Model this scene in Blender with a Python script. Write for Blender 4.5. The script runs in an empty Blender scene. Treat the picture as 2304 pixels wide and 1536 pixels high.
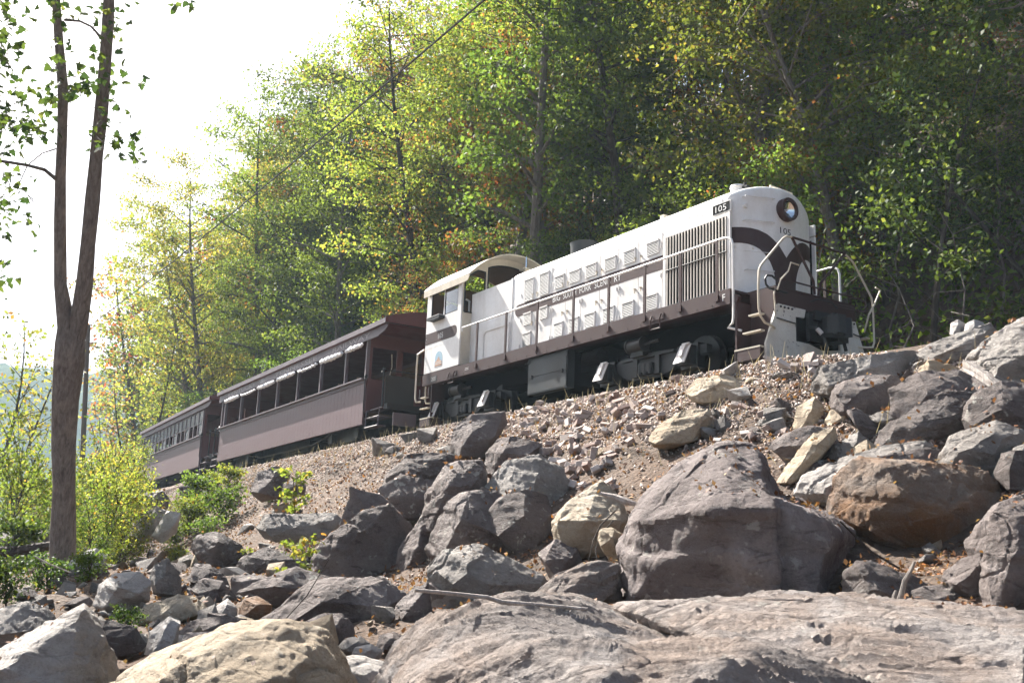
import bpy, bmesh, math, random
import numpy as np
from mathutils import Vector, Matrix

# ------------------------------------------------------------------ camera, sky, sun, exposure
scene = bpy.context.scene
COL = scene.collection
CAM = np.array([13.0704, -15.2594, -3.9096])
CR = np.array([0.54961707, 0.83456912, 0.03762274])
CU = np.array([0.16386755, -0.15185823, 0.97472381])
CF = np.array([-0.81918771, 0.52955969, 0.22022267])
FPX = 2380.0                                     # focal length in photograph pixels (2304 wide)
cd = bpy.data.cameras.new('camera'); cam = bpy.data.objects.new('camera', cd); COL.objects.link(cam)
cd.sensor_width = 36.0; cd.lens = 36.0 * FPX / 2304.0; cd.clip_start = 0.1; cd.clip_end = 3000
m = Matrix.Identity(4)
for i in range(3):
    m[i][0] = CR[i]; m[i][1] = CU[i]; m[i][2] = -CF[i]; m[i][3] = CAM[i]
cam.matrix_world = m
scene.camera = cam

SUN_EL = math.radians(45.0)
SUN_AZ = math.radians(188.5)                     # direction to the sun, measured from +X towards +Y
SDIR = Vector((math.cos(SUN_EL) * math.cos(SUN_AZ), math.cos(SUN_EL) * math.sin(SUN_AZ), math.sin(SUN_EL)))
world = bpy.data.worlds.new('World'); scene.world = world; world.use_nodes = True
wn = world.node_tree
sky = wn.nodes.new('ShaderNodeTexSky'); sky.sky_type = 'NISHITA'; sky.sun_disc = False
sky.sun_elevation = SUN_EL; sky.sun_rotation = math.pi / 2 - SUN_AZ
sky.altitude = 300; sky.air_density = 1.0; sky.dust_density = 5.0; sky.ozone_density = 1.0
wn.links.new(sky.outputs[0], wn.nodes['Background'].inputs[0])
wn.nodes['Background'].inputs[1].default_value = 0.05
sd = bpy.data.lights.new('sun', 'SUN'); sun = bpy.data.objects.new('sun', sd); COL.objects.link(sun)
sd.energy = 5.0; sd.angle = math.radians(0.6); sd.color = (1.0, 0.955, 0.885)
sun.rotation_euler = (-SDIR).to_track_quat('-Z', 'Y').to_euler()
sun.location = (-60, -20, 60)
vs = scene.view_settings
vs.view_transform = 'Standard'; vs.look = 'None'; vs.gamma = 1.0; vs.use_curve_mapping = False
vs.exposure = 2.2
cy = scene.cycles
cy.use_denoising = True
cy.use_adaptive_sampling = True; cy.adaptive_threshold = 0.03
cy.max_bounces = 4; cy.diffuse_bounces = 2; cy.glossy_bounces = 2; cy.transmission_bounces = 4
cy.transparent_max_bounces = 8; cy.volume_bounces = 0; cy.volume_step_rate = 4
cy.sample_clamp_indirect = 6

# ------------------------------------------------------------------ helpers
rng = np.random.default_rng(11); random.seed(11)

def ray(px, py):
    return CF + (px - 1152.0) / FPX * CR - (py - 768.0) / FPX * CU
def at(px, py, depth):
    return CAM + depth * ray(px, py)

def tag(o, label=None, cat=None, group=None, kind=None):
    if label: o['label'] = label
    if cat: o['category'] = cat
    if group: o['group'] = group
    if kind: o['kind'] = kind
    return o

def new_obj(name, data, parent=None, loc=None):
    o = bpy.data.objects.new(name, data); COL.objects.link(o)
    if parent is not None: o.parent = parent
    if loc is not None: o.location = loc
    return o

def empty(name, loc=(0, 0, 0), rz=0.0):
    o = new_obj(name, None, None, loc); o.rotation_euler = (0, 0, rz); o.empty_display_size = 0.3
    return o

def np_mesh(name, V, Fc, mat=None, smooth=False):
    """V (n,3); Fc (m,k) equal-sized faces."""
    me = bpy.data.meshes.new(name)
    V = np.ascontiguousarray(V, dtype=np.float32); Fc = np.ascontiguousarray(Fc, dtype=np.int32)
    me.vertices.add(len(V)); me.vertices.foreach_set('co', V.ravel())
    k = Fc.shape[1]; n = len(Fc)
    me.loops.add(n * k); me.loops.foreach_set('vertex_index', Fc.ravel())
    me.polygons.add(n)
    me.polygons.foreach_set('loop_start', np.arange(0, n * k, k, dtype=np.int32))
    me.polygons.foreach_set('loop_total', np.full(n, k, dtype=np.int32))
    if smooth: me.polygons.foreach_set('use_smooth', np.ones(n, dtype=bool))
    me.update(calc_edges=True); me.validate()
    if mat: me.materials.append(mat)
    return me

class MB:
    """collects shapes into one mesh"""
    def __init__(s): s.v = []; s.f = []
    def add(s, vs_, fs_):
        b = len(s.v); s.v += [tuple(map(float, q)) for q in vs_]; s.f += [tuple(i + b for i in q) for q in fs_]; return s
    def box(s, x0, x1, y0, y1, z0, z1):
        return s.add([(x0, y0, z0), (x1, y0, z0), (x1, y1, z0), (x0, y1, z0), (x0, y0, z1), (x1, y0, z1), (x1, y1, z1), (x0, y1, z1)],
                     [(0, 3, 2, 1), (4, 5, 6, 7), (0, 1, 5, 4), (1, 2, 6, 5), (2, 3, 7, 6), (3, 0, 4, 7)])
    def hexa(s, p8):
        return s.add(p8, [(0, 3, 2, 1), (4, 5, 6, 7), (0, 1, 5, 4), (1, 2, 6, 5), (2, 3, 7, 6), (3, 0, 4, 7)])
    def tube(s, path, r, n=8, cap=True):
        P = [Vector(p) for p in path]; R = r if hasattr(r, '__len__') else [r] * len(P)
        base = len(s.v); prev = None
        for i, p in enumerate(P):
            t = (P[min(i + 1, len(P) - 1)] - P[max(i - 1, 0)]).normalized()
            if prev is None:
                a = t.orthogonal().normalized()
            else:
                a = prev - t * prev.dot(t)
                a = a.normalized() if a.length > 1e-5 else t.orthogonal().normalized()
            prev = a; b = t.cross(a)
            for k in range(n):
                w = 2 * math.pi * k / n
                s.v.append(tuple(p + (a * math.cos(w) + b * math.sin(w)) * R[i]))
        for i in range(len(P) - 1):
            for k in range(n):
                k2 = (k + 1) % n
                s.f.append((base + i * n + k, base + i * n + k2, base + (i + 1) * n + k2, base + (i + 1) * n + k))
        if cap:
            s.f.append(tuple(base + k for k in range(n))[::-1]); e = base + (len(P) - 1) * n
            s.f.append(tuple(e + k for k in range(n)))
        return s
    def cyl(s, p0, p1, r, n=16, r1=None):
        return s.tube([p0, p1], [r, r if r1 is None else r1], n)
    def prism(s, pts, fn, d0, d1):
        """pts: 2-D outline; fn(a, b, d) -> 3-D point; extruded from d0 to d1"""
        n = len(pts)
        V = [fn(a, b, d0) for a, b in pts] + [fn(a, b, d1) for a, b in pts]
        Fs = [tuple(range(n))[::-1], tuple(range(n, 2 * n))]
        Fs += [(i, (i + 1) % n, n + (i + 1) % n, n + i) for i in range(n)]
        return s.add(V, Fs)
    def strip(s, A, B):
        n = len(A)
        return s.add(list(A) + list(B), [(i, i + 1, n + i + 1, n + i) for i in range(n - 1)])
    def grid(s, rows):
        m_ = len(rows[0]); V = [q for r_ in rows for q in r_]
        return s.add(V, [(i * m_ + j, i * m_ + j + 1, (i + 1) * m_ + j + 1, (i + 1) * m_ + j) for i in range(len(rows) - 1) for j in range(m_ - 1)])
    def mesh(s, name, mat, smooth=False, off=(0, 0, 0), fix=True):
        me = bpy.data.meshes.new(name)
        me.from_pydata([(x - off[0], y - off[1], z - off[2]) for x, y, z in s.v], [], s.f)
        if fix:
            bm = bmesh.new(); bm.from_mesh(me); bmesh.ops.recalc_face_normals(bm, faces=bm.faces); bm.to_mesh(me); bm.free()
        if smooth:
            me.polygons.foreach_set('use_smooth', [True] * len(me.polygons))
            me.update()
            try: me.set_sharp_from_angle(angle=math.radians(38))
            except Exception: pass
        if mat: me.materials.append(mat)
        return me
    def build(s, name, mat, parent=None, smooth=False, off=(0, 0, 0), fix=True):
        return new_obj(name, s.mesh(name, mat, smooth, off, fix), parent)

def _hash(i, j, k, seed):
    h = (i * 374761393 + j * 668265263 + k * 2147483647 + seed * 1274126177) & 0xFFFFFFFF
    h = ((h ^ (h >> 13)) * 1274126177) & 0xFFFFFFFF
    h = h ^ (h >> 16)
    return (h & 0xFFFF) / 65535.0
def vnoise(P, seed=0):
    """value noise in -1..1, P (n,3)"""
    P = np.asarray(P, dtype=np.float64); I = np.floor(P).astype(np.int64); T = P - I; T = T * T * (3 - 2 * T)
    out = 0
    for a in (0, 1):
        for b in (0, 1):
            for c in (0, 1):
                w = (T[:, 0] if a else 1 - T[:, 0]) * (T[:, 1] if b else 1 - T[:, 1]) * (T[:, 2] if c else 1 - T[:, 2])
                out = out + w * _hash(I[:, 0] + a, I[:, 1] + b, I[:, 2] + c, seed)
    return out * 2 - 1
def fbm(P, oct=4, seed=0, gain=0.5):
    s_ = 0; a = 1.0; P = np.asarray(P, dtype=np.float64)
    for i in range(oct):
        s_ = s_ + a * vnoise(P * 2.03 ** i + 17.3 * i, seed + i); a *= gain
    return s_

def text_shape(body, w, h):
    """flat letters as (verts2d, faces) scaled to w x h with the lower left corner at 0,0"""
    c = bpy.data.curves.new('lettering', 'FONT'); c.body = body; c.resolution_u = 2
    o = bpy.data.objects.new('lettering', c); COL.objects.link(o)
    dg = bpy.context.evaluated_depsgraph_get()
    me = bpy.data.meshes.new_from_object(o.evaluated_get(dg))
    V = np.array([v.co[:2] for v in me.vertices]); Fs = [tuple(p.vertices) for p in me.polygons]
    bpy.data.objects.remove(o); bpy.data.curves.remove(c); bpy.data.meshes.remove(me)
    V -= V.min(0); V /= V.max(0); V *= (w, h)
    return V, Fs

# ------------------------------------------------------------------ materials
MATS = {}
class NT:
    def __init__(s, name):
        s.m = bpy.data.materials.new(name); s.m.use_nodes = True; s.t = s.m.node_tree; s.t.nodes.clear()
        s.out = s.n('ShaderNodeOutputMaterial')
        MATS[name] = s.m
    def n(s, t, **kw):
        x = s.t.nodes.new(t)
        for k, v in kw.items(): setattr(x, k, v)
        return x
    def l(s, a, b): s.t.links.new(a, b)
    def noise(s, vec, scale, detail=4, rough=0.55, dist=0.0):
        x = s.n('ShaderNodeTexNoise'); x.inputs['Scale'].default_value = scale; x.inputs['Detail'].default_value = detail
        x.inputs['Roughness'].default_value = rough; x.inputs['Distortion'].default_value = dist
        if vec is not None: s.l(vec, x.inputs['Vector'])
        return x.outputs['Fac']
    def ramp(s, fac, stops, interp='LINEAR'):
        x = s.n('ShaderNodeValToRGB'); cr = x.color_ramp; cr.interpolation = interp
        while len(cr.elements) < len(stops): cr.elements.new(0.5)
        for e, (p, c) in zip(cr.elements, stops):
            e.position = p; e.color = (c[0], c[1], c[2], 1) if hasattr(c, '__len__') else (c, c, c, 1)
        s.l(fac, x.inputs[0]); return x.outputs[0]
    def mix(s, fac, a, b, mode='MIX'):
        x = s.n('ShaderNodeMix', data_type='RGBA', blend_type=mode)
        for v, i in ((fac, 0), (a, 6), (b, 7)):
            if hasattr(v, 'links'): s.l(v, x.inputs[i])
            elif i == 0: x.inputs[0].default_value = v
            else: x.inputs[i].default_value = (*v, 1)
        return x.outputs[2]
    def math(s, op, a, b=0.0):
        x = s.n('ShaderNodeMath', operation=op)
        for v, i in ((a, 0), (b, 1)):
            if hasattr(v, 'links'): s.l(v, x.inputs[i])
            else: x.inputs[i].default_value = v
        return x.outputs[0]
    def bump(s, h, strength, dist, prev=None):
        x = s.n('ShaderNodeBump'); x.inputs['Strength'].default_value = strength; x.inputs['Distance'].default_value = dist
        s.l(h, x.inputs['Height'])
        if prev is not None: s.l(prev, x.inputs['Normal'])
        return x.outputs[0]
    def bsdf(s, col, rough=0.6, metal=0.0, normal=None, spec=0.5):
        x = s.n('ShaderNodeBsdfPrincipled')
        if hasattr(col, 'links'): s.l(col, x.inputs['Base Color'])
        else: x.inputs['Base Color'].default_value = (*col, 1)
        if hasattr(rough, 'links'): s.l(rough, x.inputs['Roughness'])
        else: x.inputs['Roughness'].default_value = rough
        x.inputs['Metallic'].default_value = metal; x.inputs['Specular IOR Level'].default_value = spec
        if normal is not None: s.l(normal, x.inputs['Normal'])
        return x.outputs[0]
    def done(s, sh): s.l(sh, s.out.inputs['Surface']); return s.m

def coords(t, kind='Object'):
    return t.n('ShaderNodeTexCoord').outputs[kind]
def mapped(t, vec, scale=(1, 1, 1), rot=(0, 0, 0)):
    x = t.n('ShaderNodeMapping'); x.inputs['Scale'].default_value = scale; x.inputs['Rotation'].default_value = rot
    t.l(vec, x.inputs['Vector']); return x.outputs[0]

def painted(name, base, dirt, rough=0.45, amount=0.5, streak=True, rust=None, spec=0.4):
    t = NT(name); o = coords(t)
    n1 = t.noise(mapped(t, o, (1.2, 1.2, 0.35)) if streak else o, 2.2, 6, 0.62)
    f = t.ramp(n1, [(0.42, 0.0), (0.78, amount)])
    c = t.mix(f, base, dirt)
    n2 = t.noise(o, 14, 3)
    c = t.mix(t.ramp(n2, [(0.35, 0.0), (0.75, 0.16)]), c, dirt)
    if rust:
        n3 = t.noise(o, 9, 5, 0.7); low = t.n('ShaderNodeSeparateXYZ'); t.l(o, low.inputs[0])
        c = t.mix(t.ramp(n3, [(0.60, 0.0), (0.66, 0.85)]), c, rust)
    r = t.ramp(n1, [(0.3, rough - 0.08), (0.8, rough + 0.2)])
    return t.done(t.bsdf(c, r, 0, t.bump(t.noise(o, 3.0, 3), 0.12, 0.01), spec))

painted('white_paint', (0.80, 0.79, 0.77), (0.45, 0.40, 0.34), 0.4, 0.42)
painted('pilot_paint', (0.66, 0.64, 0.58), (0.36, 0.31, 0.25), 0.5, 0.5, True, (0.05, 0.03, 0.025))
painted('cream_paint', (0.62, 0.56, 0.45), (0.34, 0.29, 0.22), 0.5, 0.5)
painted('brown_paint', (0.052, 0.028, 0.027), (0.075, 0.048, 0.042), 0.5, 0.5, True, None, 0.25)
painted('coach_paint', (0.125, 0.078, 0.086), (0.17, 0.12, 0.12), 0.5, 0.7)
painted('coach_red', (0.115, 0.042, 0.043), (0.14, 0.07, 0.065), 0.55, 0.6)
painted('coach_trim', (0.125, 0.10, 0.115), (0.19, 0.165, 0.17), 0.5, 0.7)
painted('roof_grey', (0.18, 0.18, 0.19), (0.28, 0.27, 0.26), 0.6, 0.7)
painted('dark_iron', (0.015, 0.016, 0.018), (0.04, 0.033, 0.028), 0.5, 0.6, False)
painted('truck_iron', (0.014, 0.0145, 0.016), (0.034, 0.029, 0.025), 0.5, 0.7, False)
painted('shade_black', (0.008, 0.007, 0.007), (0.012, 0.01, 0.01), 0.9, 0.3, False, None, 0.0)  # near-black; shade of recesses and underframe is put into the colour
painted('steel_grey', (0.022, 0.026, 0.028), (0.042, 0.039, 0.036), 0.45, 0.6)
painted('lid_metal', (0.62, 0.60, 0.58), (0.38, 0.34, 0.31), 0.4, 0.5, False)
painted('slat_metal', (0.60, 0.56, 0.50), (0.22, 0.19, 0.16), 0.5, 0.6)
painted('cab_brown', (0.11, 0.065, 0.04), (0.16, 0.11, 0.07), 0.6, 0.5)
painted('seat_blue', (0.10, 0.13, 0.2), (0.18, 0.2, 0.25), 0.5, 0.4, False)
painted('wood_inside', (0.15, 0.10, 0.06), (0.22, 0.16, 0.10), 0.6, 0.6)
painted('curtain_white', (0.82, 0.82, 0.84), (0.6, 0.6, 0.62), 0.3, 0.3, False)
painted('black_rubber', (0.016, 0.016, 0.018), (0.03, 0.03, 0.03), 0.6, 0.3, False)
painted('letter_white', (0.72, 0.72, 0.70), (0.6, 0.58, 0.56), 0.5, 0.2, False)
painted('letter_grey', (0.34, 0.32, 0.31), (0.25, 0.23, 0.22), 0.6, 0.2, False)
painted('letter_black', (0.012, 0.012, 0.013), (0.02, 0.02, 0.02), 0.7, 0.2, False, None, 0.05)
painted('logo_blue', (0.28, 0.42, 0.52), (0.4, 0.5, 0.55), 0.5, 0.4, False)
painted('logo_rust', (0.45, 0.27, 0.18), (0.5, 0.38, 0.3), 0.5, 0.5, False)
painted('yellow_paint', (0.5, 0.42, 0.13), (0.4, 0.33, 0.15), 0.5, 0.4, False)
painted('pole_wood', (0.10, 0.075, 0.06), (0.17, 0.13, 0.1), 0.8, 0.6)

t = NT('chrome'); t.done(t.bsdf((0.85, 0.84, 0.82), 0.12, 1.0))
t = NT('lens_glass')
gl = t.n('ShaderNodeBsdfGlossy'); gl.inputs['Roughness'].default_value = 0.05; gl.inputs[0].default_value = (0.9, 0.92, 0.95, 1)
tr = t.n('ShaderNodeBsdfTransparent'); fr = t.n('ShaderNodeFresnel'); fr.inputs[0].default_value = 1.12
mx = t.n('ShaderNodeMixShader'); t.l(fr.outputs[0], mx.inputs[0]); t.l(tr.outputs[0], mx.inputs[1]); t.l(gl.outputs[0], mx.inputs[2])
t.done(mx.outputs[0]); MATS['window_glass'] = MATS['lens_glass']

def rock_mat(name, a, b, c, rust=None, lichen=0.5, strata=0.5, moss=0.0, bed=None):
    t = NT(name); o = coords(t); oi = t.n('ShaderNodeObjectInfo')
    shift = t.n('ShaderNodeVectorMath', operation='ADD'); t.l(o, shift.inputs[0]); t.l(oi.outputs['Location'], shift.inputs[1])
    v = shift.outputs[0]
    big = t.noise(v, 0.9, 5, 0.6, 0.4)
    col = t.ramp(big, [(0.25, a), (0.5, b), (0.78, c)])
    val = t.n('ShaderNodeMapRange'); t.l(oi.outputs['Random'], val.inputs[0]); val.inputs[3].default_value = 0.78; val.inputs[4].default_value = 1.22
    col = t.mix(1.0, col, val.outputs[0], 'MULTIPLY')
    if rust:
        rn = t.noise(v, 1.3, 5, 0.6, 0.6)
        col = t.mix(t.ramp(rn, [(0.42, 0.0), (0.6, 0.85)]), col, rust)
    sv = mapped(t, v, (1.1, 1.1, 1.1 + 3.6 * strata), (0.22, -0.3, 0.0))
    if bed:
        dt = t.n('ShaderNodeVectorMath', operation='DOT_PRODUCT'); t.l(v, dt.inputs[0]); dt.inputs[1].default_value = bed
        cx_ = t.n('ShaderNodeCombineXYZ'); t.l(t.math('MULTIPLY', dt.outputs['Value'], 9.0), cx_.inputs[0])
        dt2 = t.n('ShaderNodeVectorMath', operation='DOT_PRODUCT'); t.l(v, dt2.inputs[0]); dt2.inputs[1].default_value = (0.69, 0.72, 0.1); t.l(t.math('MULTIPLY', dt2.outputs['Value'], 0.55), cx_.inputs[1])
        sv = cx_.outputs[0]
    st = t.noise(sv, 2.2, 7, 0.68, 0.7)
    col = t.mix(t.ramp(st, [(0.34, 0.6), (0.45, 0.0)]), col, (a[0] * 0.55, a[1] * 0.52, a[2] * 0.52))  # strata creases darkened in the colour, as shade inside them
    fine = t.noise(v, 26, 5, 0.75)
    col = t.mix(t.ramp(fine, [(0.3, 0.35), (0.52, 0.0)]), col, (a[0] * 0.5, a[1] * 0.5, a[2] * 0.5))
    speck = t.noise(v, 70, 2, 0.6)
    col = t.mix(t.ramp(speck, [(0.6, 0.0), (0.75, 0.28)]), col, (c[0] * 1.4, c[1] * 1.4, c[2] * 1.4))
    if lichen:
        ln = t.noise(v, 6.5, 5, 0.62, 0.3); lm = t.noise(v, 1.1, 2)
        lf = t.math('MULTIPLY', t.ramp(ln, [(0.60, 0.0), (0.65, 1.0)]), t.ramp(lm, [(0.42, 0.0), (0.6, lichen)]))
        col = t.mix(lf, col, (0.44, 0.43, 0.38))
    if moss:
        mn = t.noise(v, 3.0, 5, 0.65)
        col = t.mix(t.ramp(mn, [(0.55, 0.0), (0.66, moss)]), col, (0.07, 0.085, 0.03))
    crack = t.n('ShaderNodeTexVoronoi', feature='DISTANCE_TO_EDGE'); t.l(mapped(t, v, (1, 1, 2.2), (0.3, 0.2, 0.5)), crack.inputs['Vector']); crack.inputs['Scale'].default_value = 1.6
    ck = t.ramp(crack.outputs['Distance'], [(0.0, 0.0), (0.035, 1.0)])
    nb = t.bump(st, 0.8, 0.10)
    nb = t.bump(t.noise(v, 6, 8, 0.75), 0.8, 0.10, nb)
    nb = t.bump(fine, 0.8, 0.03, nb)
    nb = t.bump(ck, 0.3, 0.03, nb)
    return t.done(t.bsdf(col, 0.82, 0, nb, 0.28))

rock_mat('rock_grey', (0.155, 0.136, 0.12), (0.27, 0.245, 0.222), (0.41, 0.378, 0.35), None, 0.55)
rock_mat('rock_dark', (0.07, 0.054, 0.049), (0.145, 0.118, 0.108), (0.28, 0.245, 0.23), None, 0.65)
rock_mat('rock_front', (0.075, 0.055, 0.051), (0.18, 0.148, 0.14), (0.34, 0.30, 0.29), None, 0.5, 0.9)
rock_mat('rock_tan', (0.28, 0.21, 0.135), (0.42, 0.34, 0.245), (0.53, 0.46, 0.36), None, 0.35)
rock_mat('rock_rust', (0.16, 0.105, 0.07), (0.24, 0.175, 0.13), (0.36, 0.31, 0.27), (0.19, 0.088, 0.03), 0.2, 0.3)
rock_mat('rock_pale', (0.32, 0.29, 0.265), (0.46, 0.425, 0.395), (0.58, 0.55, 0.52), None, 0.4)
rock_mat('rock_slab', (0.17, 0.14, 0.125), (0.29, 0.255, 0.235), (0.41, 0.38, 0.36), (0.27, 0.205, 0.165), 0.35, 1.3, 0.0, (-0.72, 0.69, 0.25))

# loose brick / broken block
t = NT('brick_clay'); o = coords(t); oi = t.n('ShaderNodeObjectInfo')
col = t.ramp(oi.outputs['Random'], [(0.0, (0.17, 0.10, 0.08)), (0.3, (0.22, 0.16, 0.135)), (0.6, (0.30, 0.25, 0.22)), (0.85, (0.36, 0.32, 0.30)), (1.0, (0.13, 0.10, 0.095))])
col = t.mix(t.ramp(t.noise(o, 22, 5, 0.7), [(0.4, 0.0), (0.75, 0.6)]), col, (0.36, 0.32, 0.29))
t.done(t.bsdf(col, 0.85, 0, t.bump(t.noise(o, 60, 4), 0.5, 0.01), 0.3))

# earth of the bank and the forest floor
t = NT('bank_earth'); o = coords(t)
a_ = t.noise(o, 0.6, 6, 0.6); b_ = t.noise(o, 9, 6, 0.75); g_ = t.noise(o, 45, 3, 0.7)
col = t.ramp(b_, [(0.28, (0.04, 0.029, 0.022)), (0.5, (0.085, 0.06, 0.044)), (0.72, (0.16, 0.12, 0.092))])
col = t.mix(t.ramp(a_, [(0.4, 0.0), (0.7, 0.55)]), col, (0.15, 0.085, 0.05))
col = t.mix(t.ramp(g_, [(0.35, 0.5), (0.6, 0.0)]), col, (0.05, 0.04, 0.035))
vo = t.n('ShaderNodeTexVoronoi'); t.l(o, vo.inputs['Vector']); vo.inputs['Scale'].default_value = 16
nb = t.bump(b_, 0.7, 0.06); nb = t.bump(vo.outputs['Distance'], 0.7, 0.03, nb); nb = t.bump(g_, 0.5, 0.015, nb)
t.done(t.bsdf(col, 0.9, 0, nb, 0.2))

t = NT('gravel_stone'); gi = t.n('ShaderNodeNewGeometry')
col = t.ramp(gi.outputs['Random Per Island'], [(0.0, (0.12, 0.085, 0.072)), (0.3, (0.25, 0.19, 0.158)), (0.6, (0.36, 0.295, 0.255)), (0.9, (0.50, 0.45, 0.41)), (1.0, (0.33, 0.18, 0.12))])
t.done(t.bsdf(col, 0.85, 0, None, 0.3))

def leaf_mat(name, stops, trans=0.58, vary=0.35, gloss=0.35):
    t = NT(name); gi = t.n('ShaderNodeNewGeometry'); oi = t.n('ShaderNodeObjectInfo')
    col = t.ramp(gi.outputs['Random Per Island'], stops)
    hs = t.n('ShaderNodeHueSaturation'); t.l(col, hs.inputs['Color'])
    mr = t.n('ShaderNodeMapRange'); t.l(oi.outputs['Random'], mr.inputs[0]); mr.inputs[3].default_value = 1 - vary; mr.inputs[4].default_value = 1 + vary
    t.l(mr.outputs[0], hs.inputs['Value'])
    mh = t.n('ShaderNodeMapRange'); rr = t.math('FRACT', t.math('MULTIPLY', oi.outputs['Random'], 7.13)); t.l(rr, mh.inputs[0]); mh.inputs[3].default_value = 0.482; mh.inputs[4].default_value = 0.512
    t.l(mh.outputs[0], hs.inputs['Hue'])
    p = t.bsdf(hs.outputs[0], 0.6, 0, None, gloss * 0.5)
    tl = t.n('ShaderNodeBsdfTranslucent')
    br = t.mix(1.0, hs.outputs[0], (1.32, 1.34, 0.85), 'MULTIPLY'); t.l(br, tl.inputs[0])
    ms = t.n('ShaderNodeMixShader'); ms.inputs[0].default_value = trans; t.l(p, ms.inputs[1]); t.l(tl.outputs[0], ms.inputs[2])
    return t.done(ms.outputs[0])
G1 = (0.052, 0.082, 0.018); G2 = (0.10, 0.15, 0.028); Y1 = (0.17, 0.195, 0.045); Y2 = (0.32, 0.265, 0.055); O1 = (0.30, 0.13, 0.035); R1 = (0.24, 0.055, 0.03); B1 = (0.16, 0.09, 0.045)
leaf_mat('leaf_green', [(0.0, G1), (0.5, G2), (0.9, (0.125, 0.17, 0.032)), (1.0, Y1)])
leaf_mat('leaf_yellowgreen', [(0.0, G2), (0.35, (0.14, 0.18, 0.034)), (0.75, Y1), (0.95, (0.27, 0.245, 0.045)), (1.0, O1)])
leaf_mat('leaf_gold', [(0.0, (0.14, 0.17, 0.035)), (0.35, Y1), (0.7, (0.30, 0.265, 0.05)), (0.93, Y2), (1.0, O1)])
leaf_mat('leaf_russet', [(0.0, G2), (0.3, Y1), (0.55, (0.20, 0.14, 0.045)), (0.85, O1), (1.0, R1)])
leaf_mat('leaf_tulip', [(0.0, (0.03, 0.06, 0.02)), (0.5, (0.06, 0.10, 0.025)), (0.9, (0.10, 0.14, 0.03)), (1.0, Y1)], 0.4, 0.1)
leaf_mat('leaf_dark', [(0.0, (0.025, 0.05, 0.018)), (0.6, G1), (0.9, G2), (1.0, Y1)], 0.4)
leaf_mat('leaf_litter', [(0.0, (0.08, 0.038, 0.026)), (0.4, (0.16, 0.07, 0.04)), (0.75, (0.24, 0.12, 0.06)), (0.95, (0.30, 0.19, 0.10)), (1.0, (0.34, 0.11, 0.03))], 0.2, 0.05)
leaf_mat('dry_grass', [(0.0, (0.22, 0.18, 0.13)), (0.6, (0.34, 0.29, 0.22)), (1.0, (0.42, 0.38, 0.31))], 0.3, 0.05)
leaf_mat('goldenrod', [(0.0, (0.06, 0.09, 0.025)), (0.4, (0.13, 0.17, 0.04)), (0.75, (0.22, 0.23, 0.05)), (1.0, (0.36, 0.30, 0.06))], 0.55, 0.3)

def bark(name, a, b, scale=9):
    t = NT(name); o = coords(t)
    n = t.noise(mapped(t, o, (1, 1, 0.22)), scale, 6, 0.7, 0.5)
    col = t.ramp(n, [(0.3, a), (0.7, b)])
    col = t.mix(t.ramp(t.noise(o, 2.5, 4), [(0.55, 0.0), (0.75, 0.5)]), col, (b[0] * 1.5, b[1] * 1.5, b[2] * 1.45))
    return t.done(t.bsdf(col, 0.9, 0, t.bump(n, 0.9, 0.04), 0.2))
bark('bark_grey', (0.07, 0.058, 0.05), (0.19, 0.165, 0.145), 16)
bark('bark_twin', (0.085, 0.068, 0.058), (0.26, 0.22, 0.19), 22)
bark('bark_dark', (0.028, 0.022, 0.019), (0.085, 0.07, 0.06))
bark('bark_pale', (0.16, 0.14, 0.125), (0.33, 0.30, 0.27))
bark('drift_wood', (0.20, 0.17, 0.15), (0.42, 0.38, 0.35), 14)

t = NT('far_forest'); o = coords(t)
n = t.noise(o, 0.12, 6, 0.75)
t.done(t.bsdf(t.ramp(n, [(0.3, (0.03, 0.05, 0.025)), (0.55, (0.06, 0.08, 0.035)), (0.75, (0.10, 0.09, 0.04))]), 0.95, 0, t.bump(n, 1.0, 3.0), 0.0))
M = MATS
t = NT('pane_frosted')
p = t.bsdf((0.35, 0.36, 0.37), 0.15, 0, None, 0.6); tr = t.n('ShaderNodeBsdfTransparent'); mx = t.n('ShaderNodeMixShader'); mx.inputs[0].default_value = 0.45
t.l(tr.outputs[0], mx.inputs[1]); t.l(p, mx.inputs[2]); t.done(mx.outputs[0])
M = MATS
leaf_mat('leaf_sapling', [(0.0, (0.10, 0.16, 0.03)), (0.5, (0.17, 0.22, 0.045)), (0.85, (0.32, 0.29, 0.05)), (1.0, (0.36, 0.18, 0.04))], 0.5, 0.15, 0.5)

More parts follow.
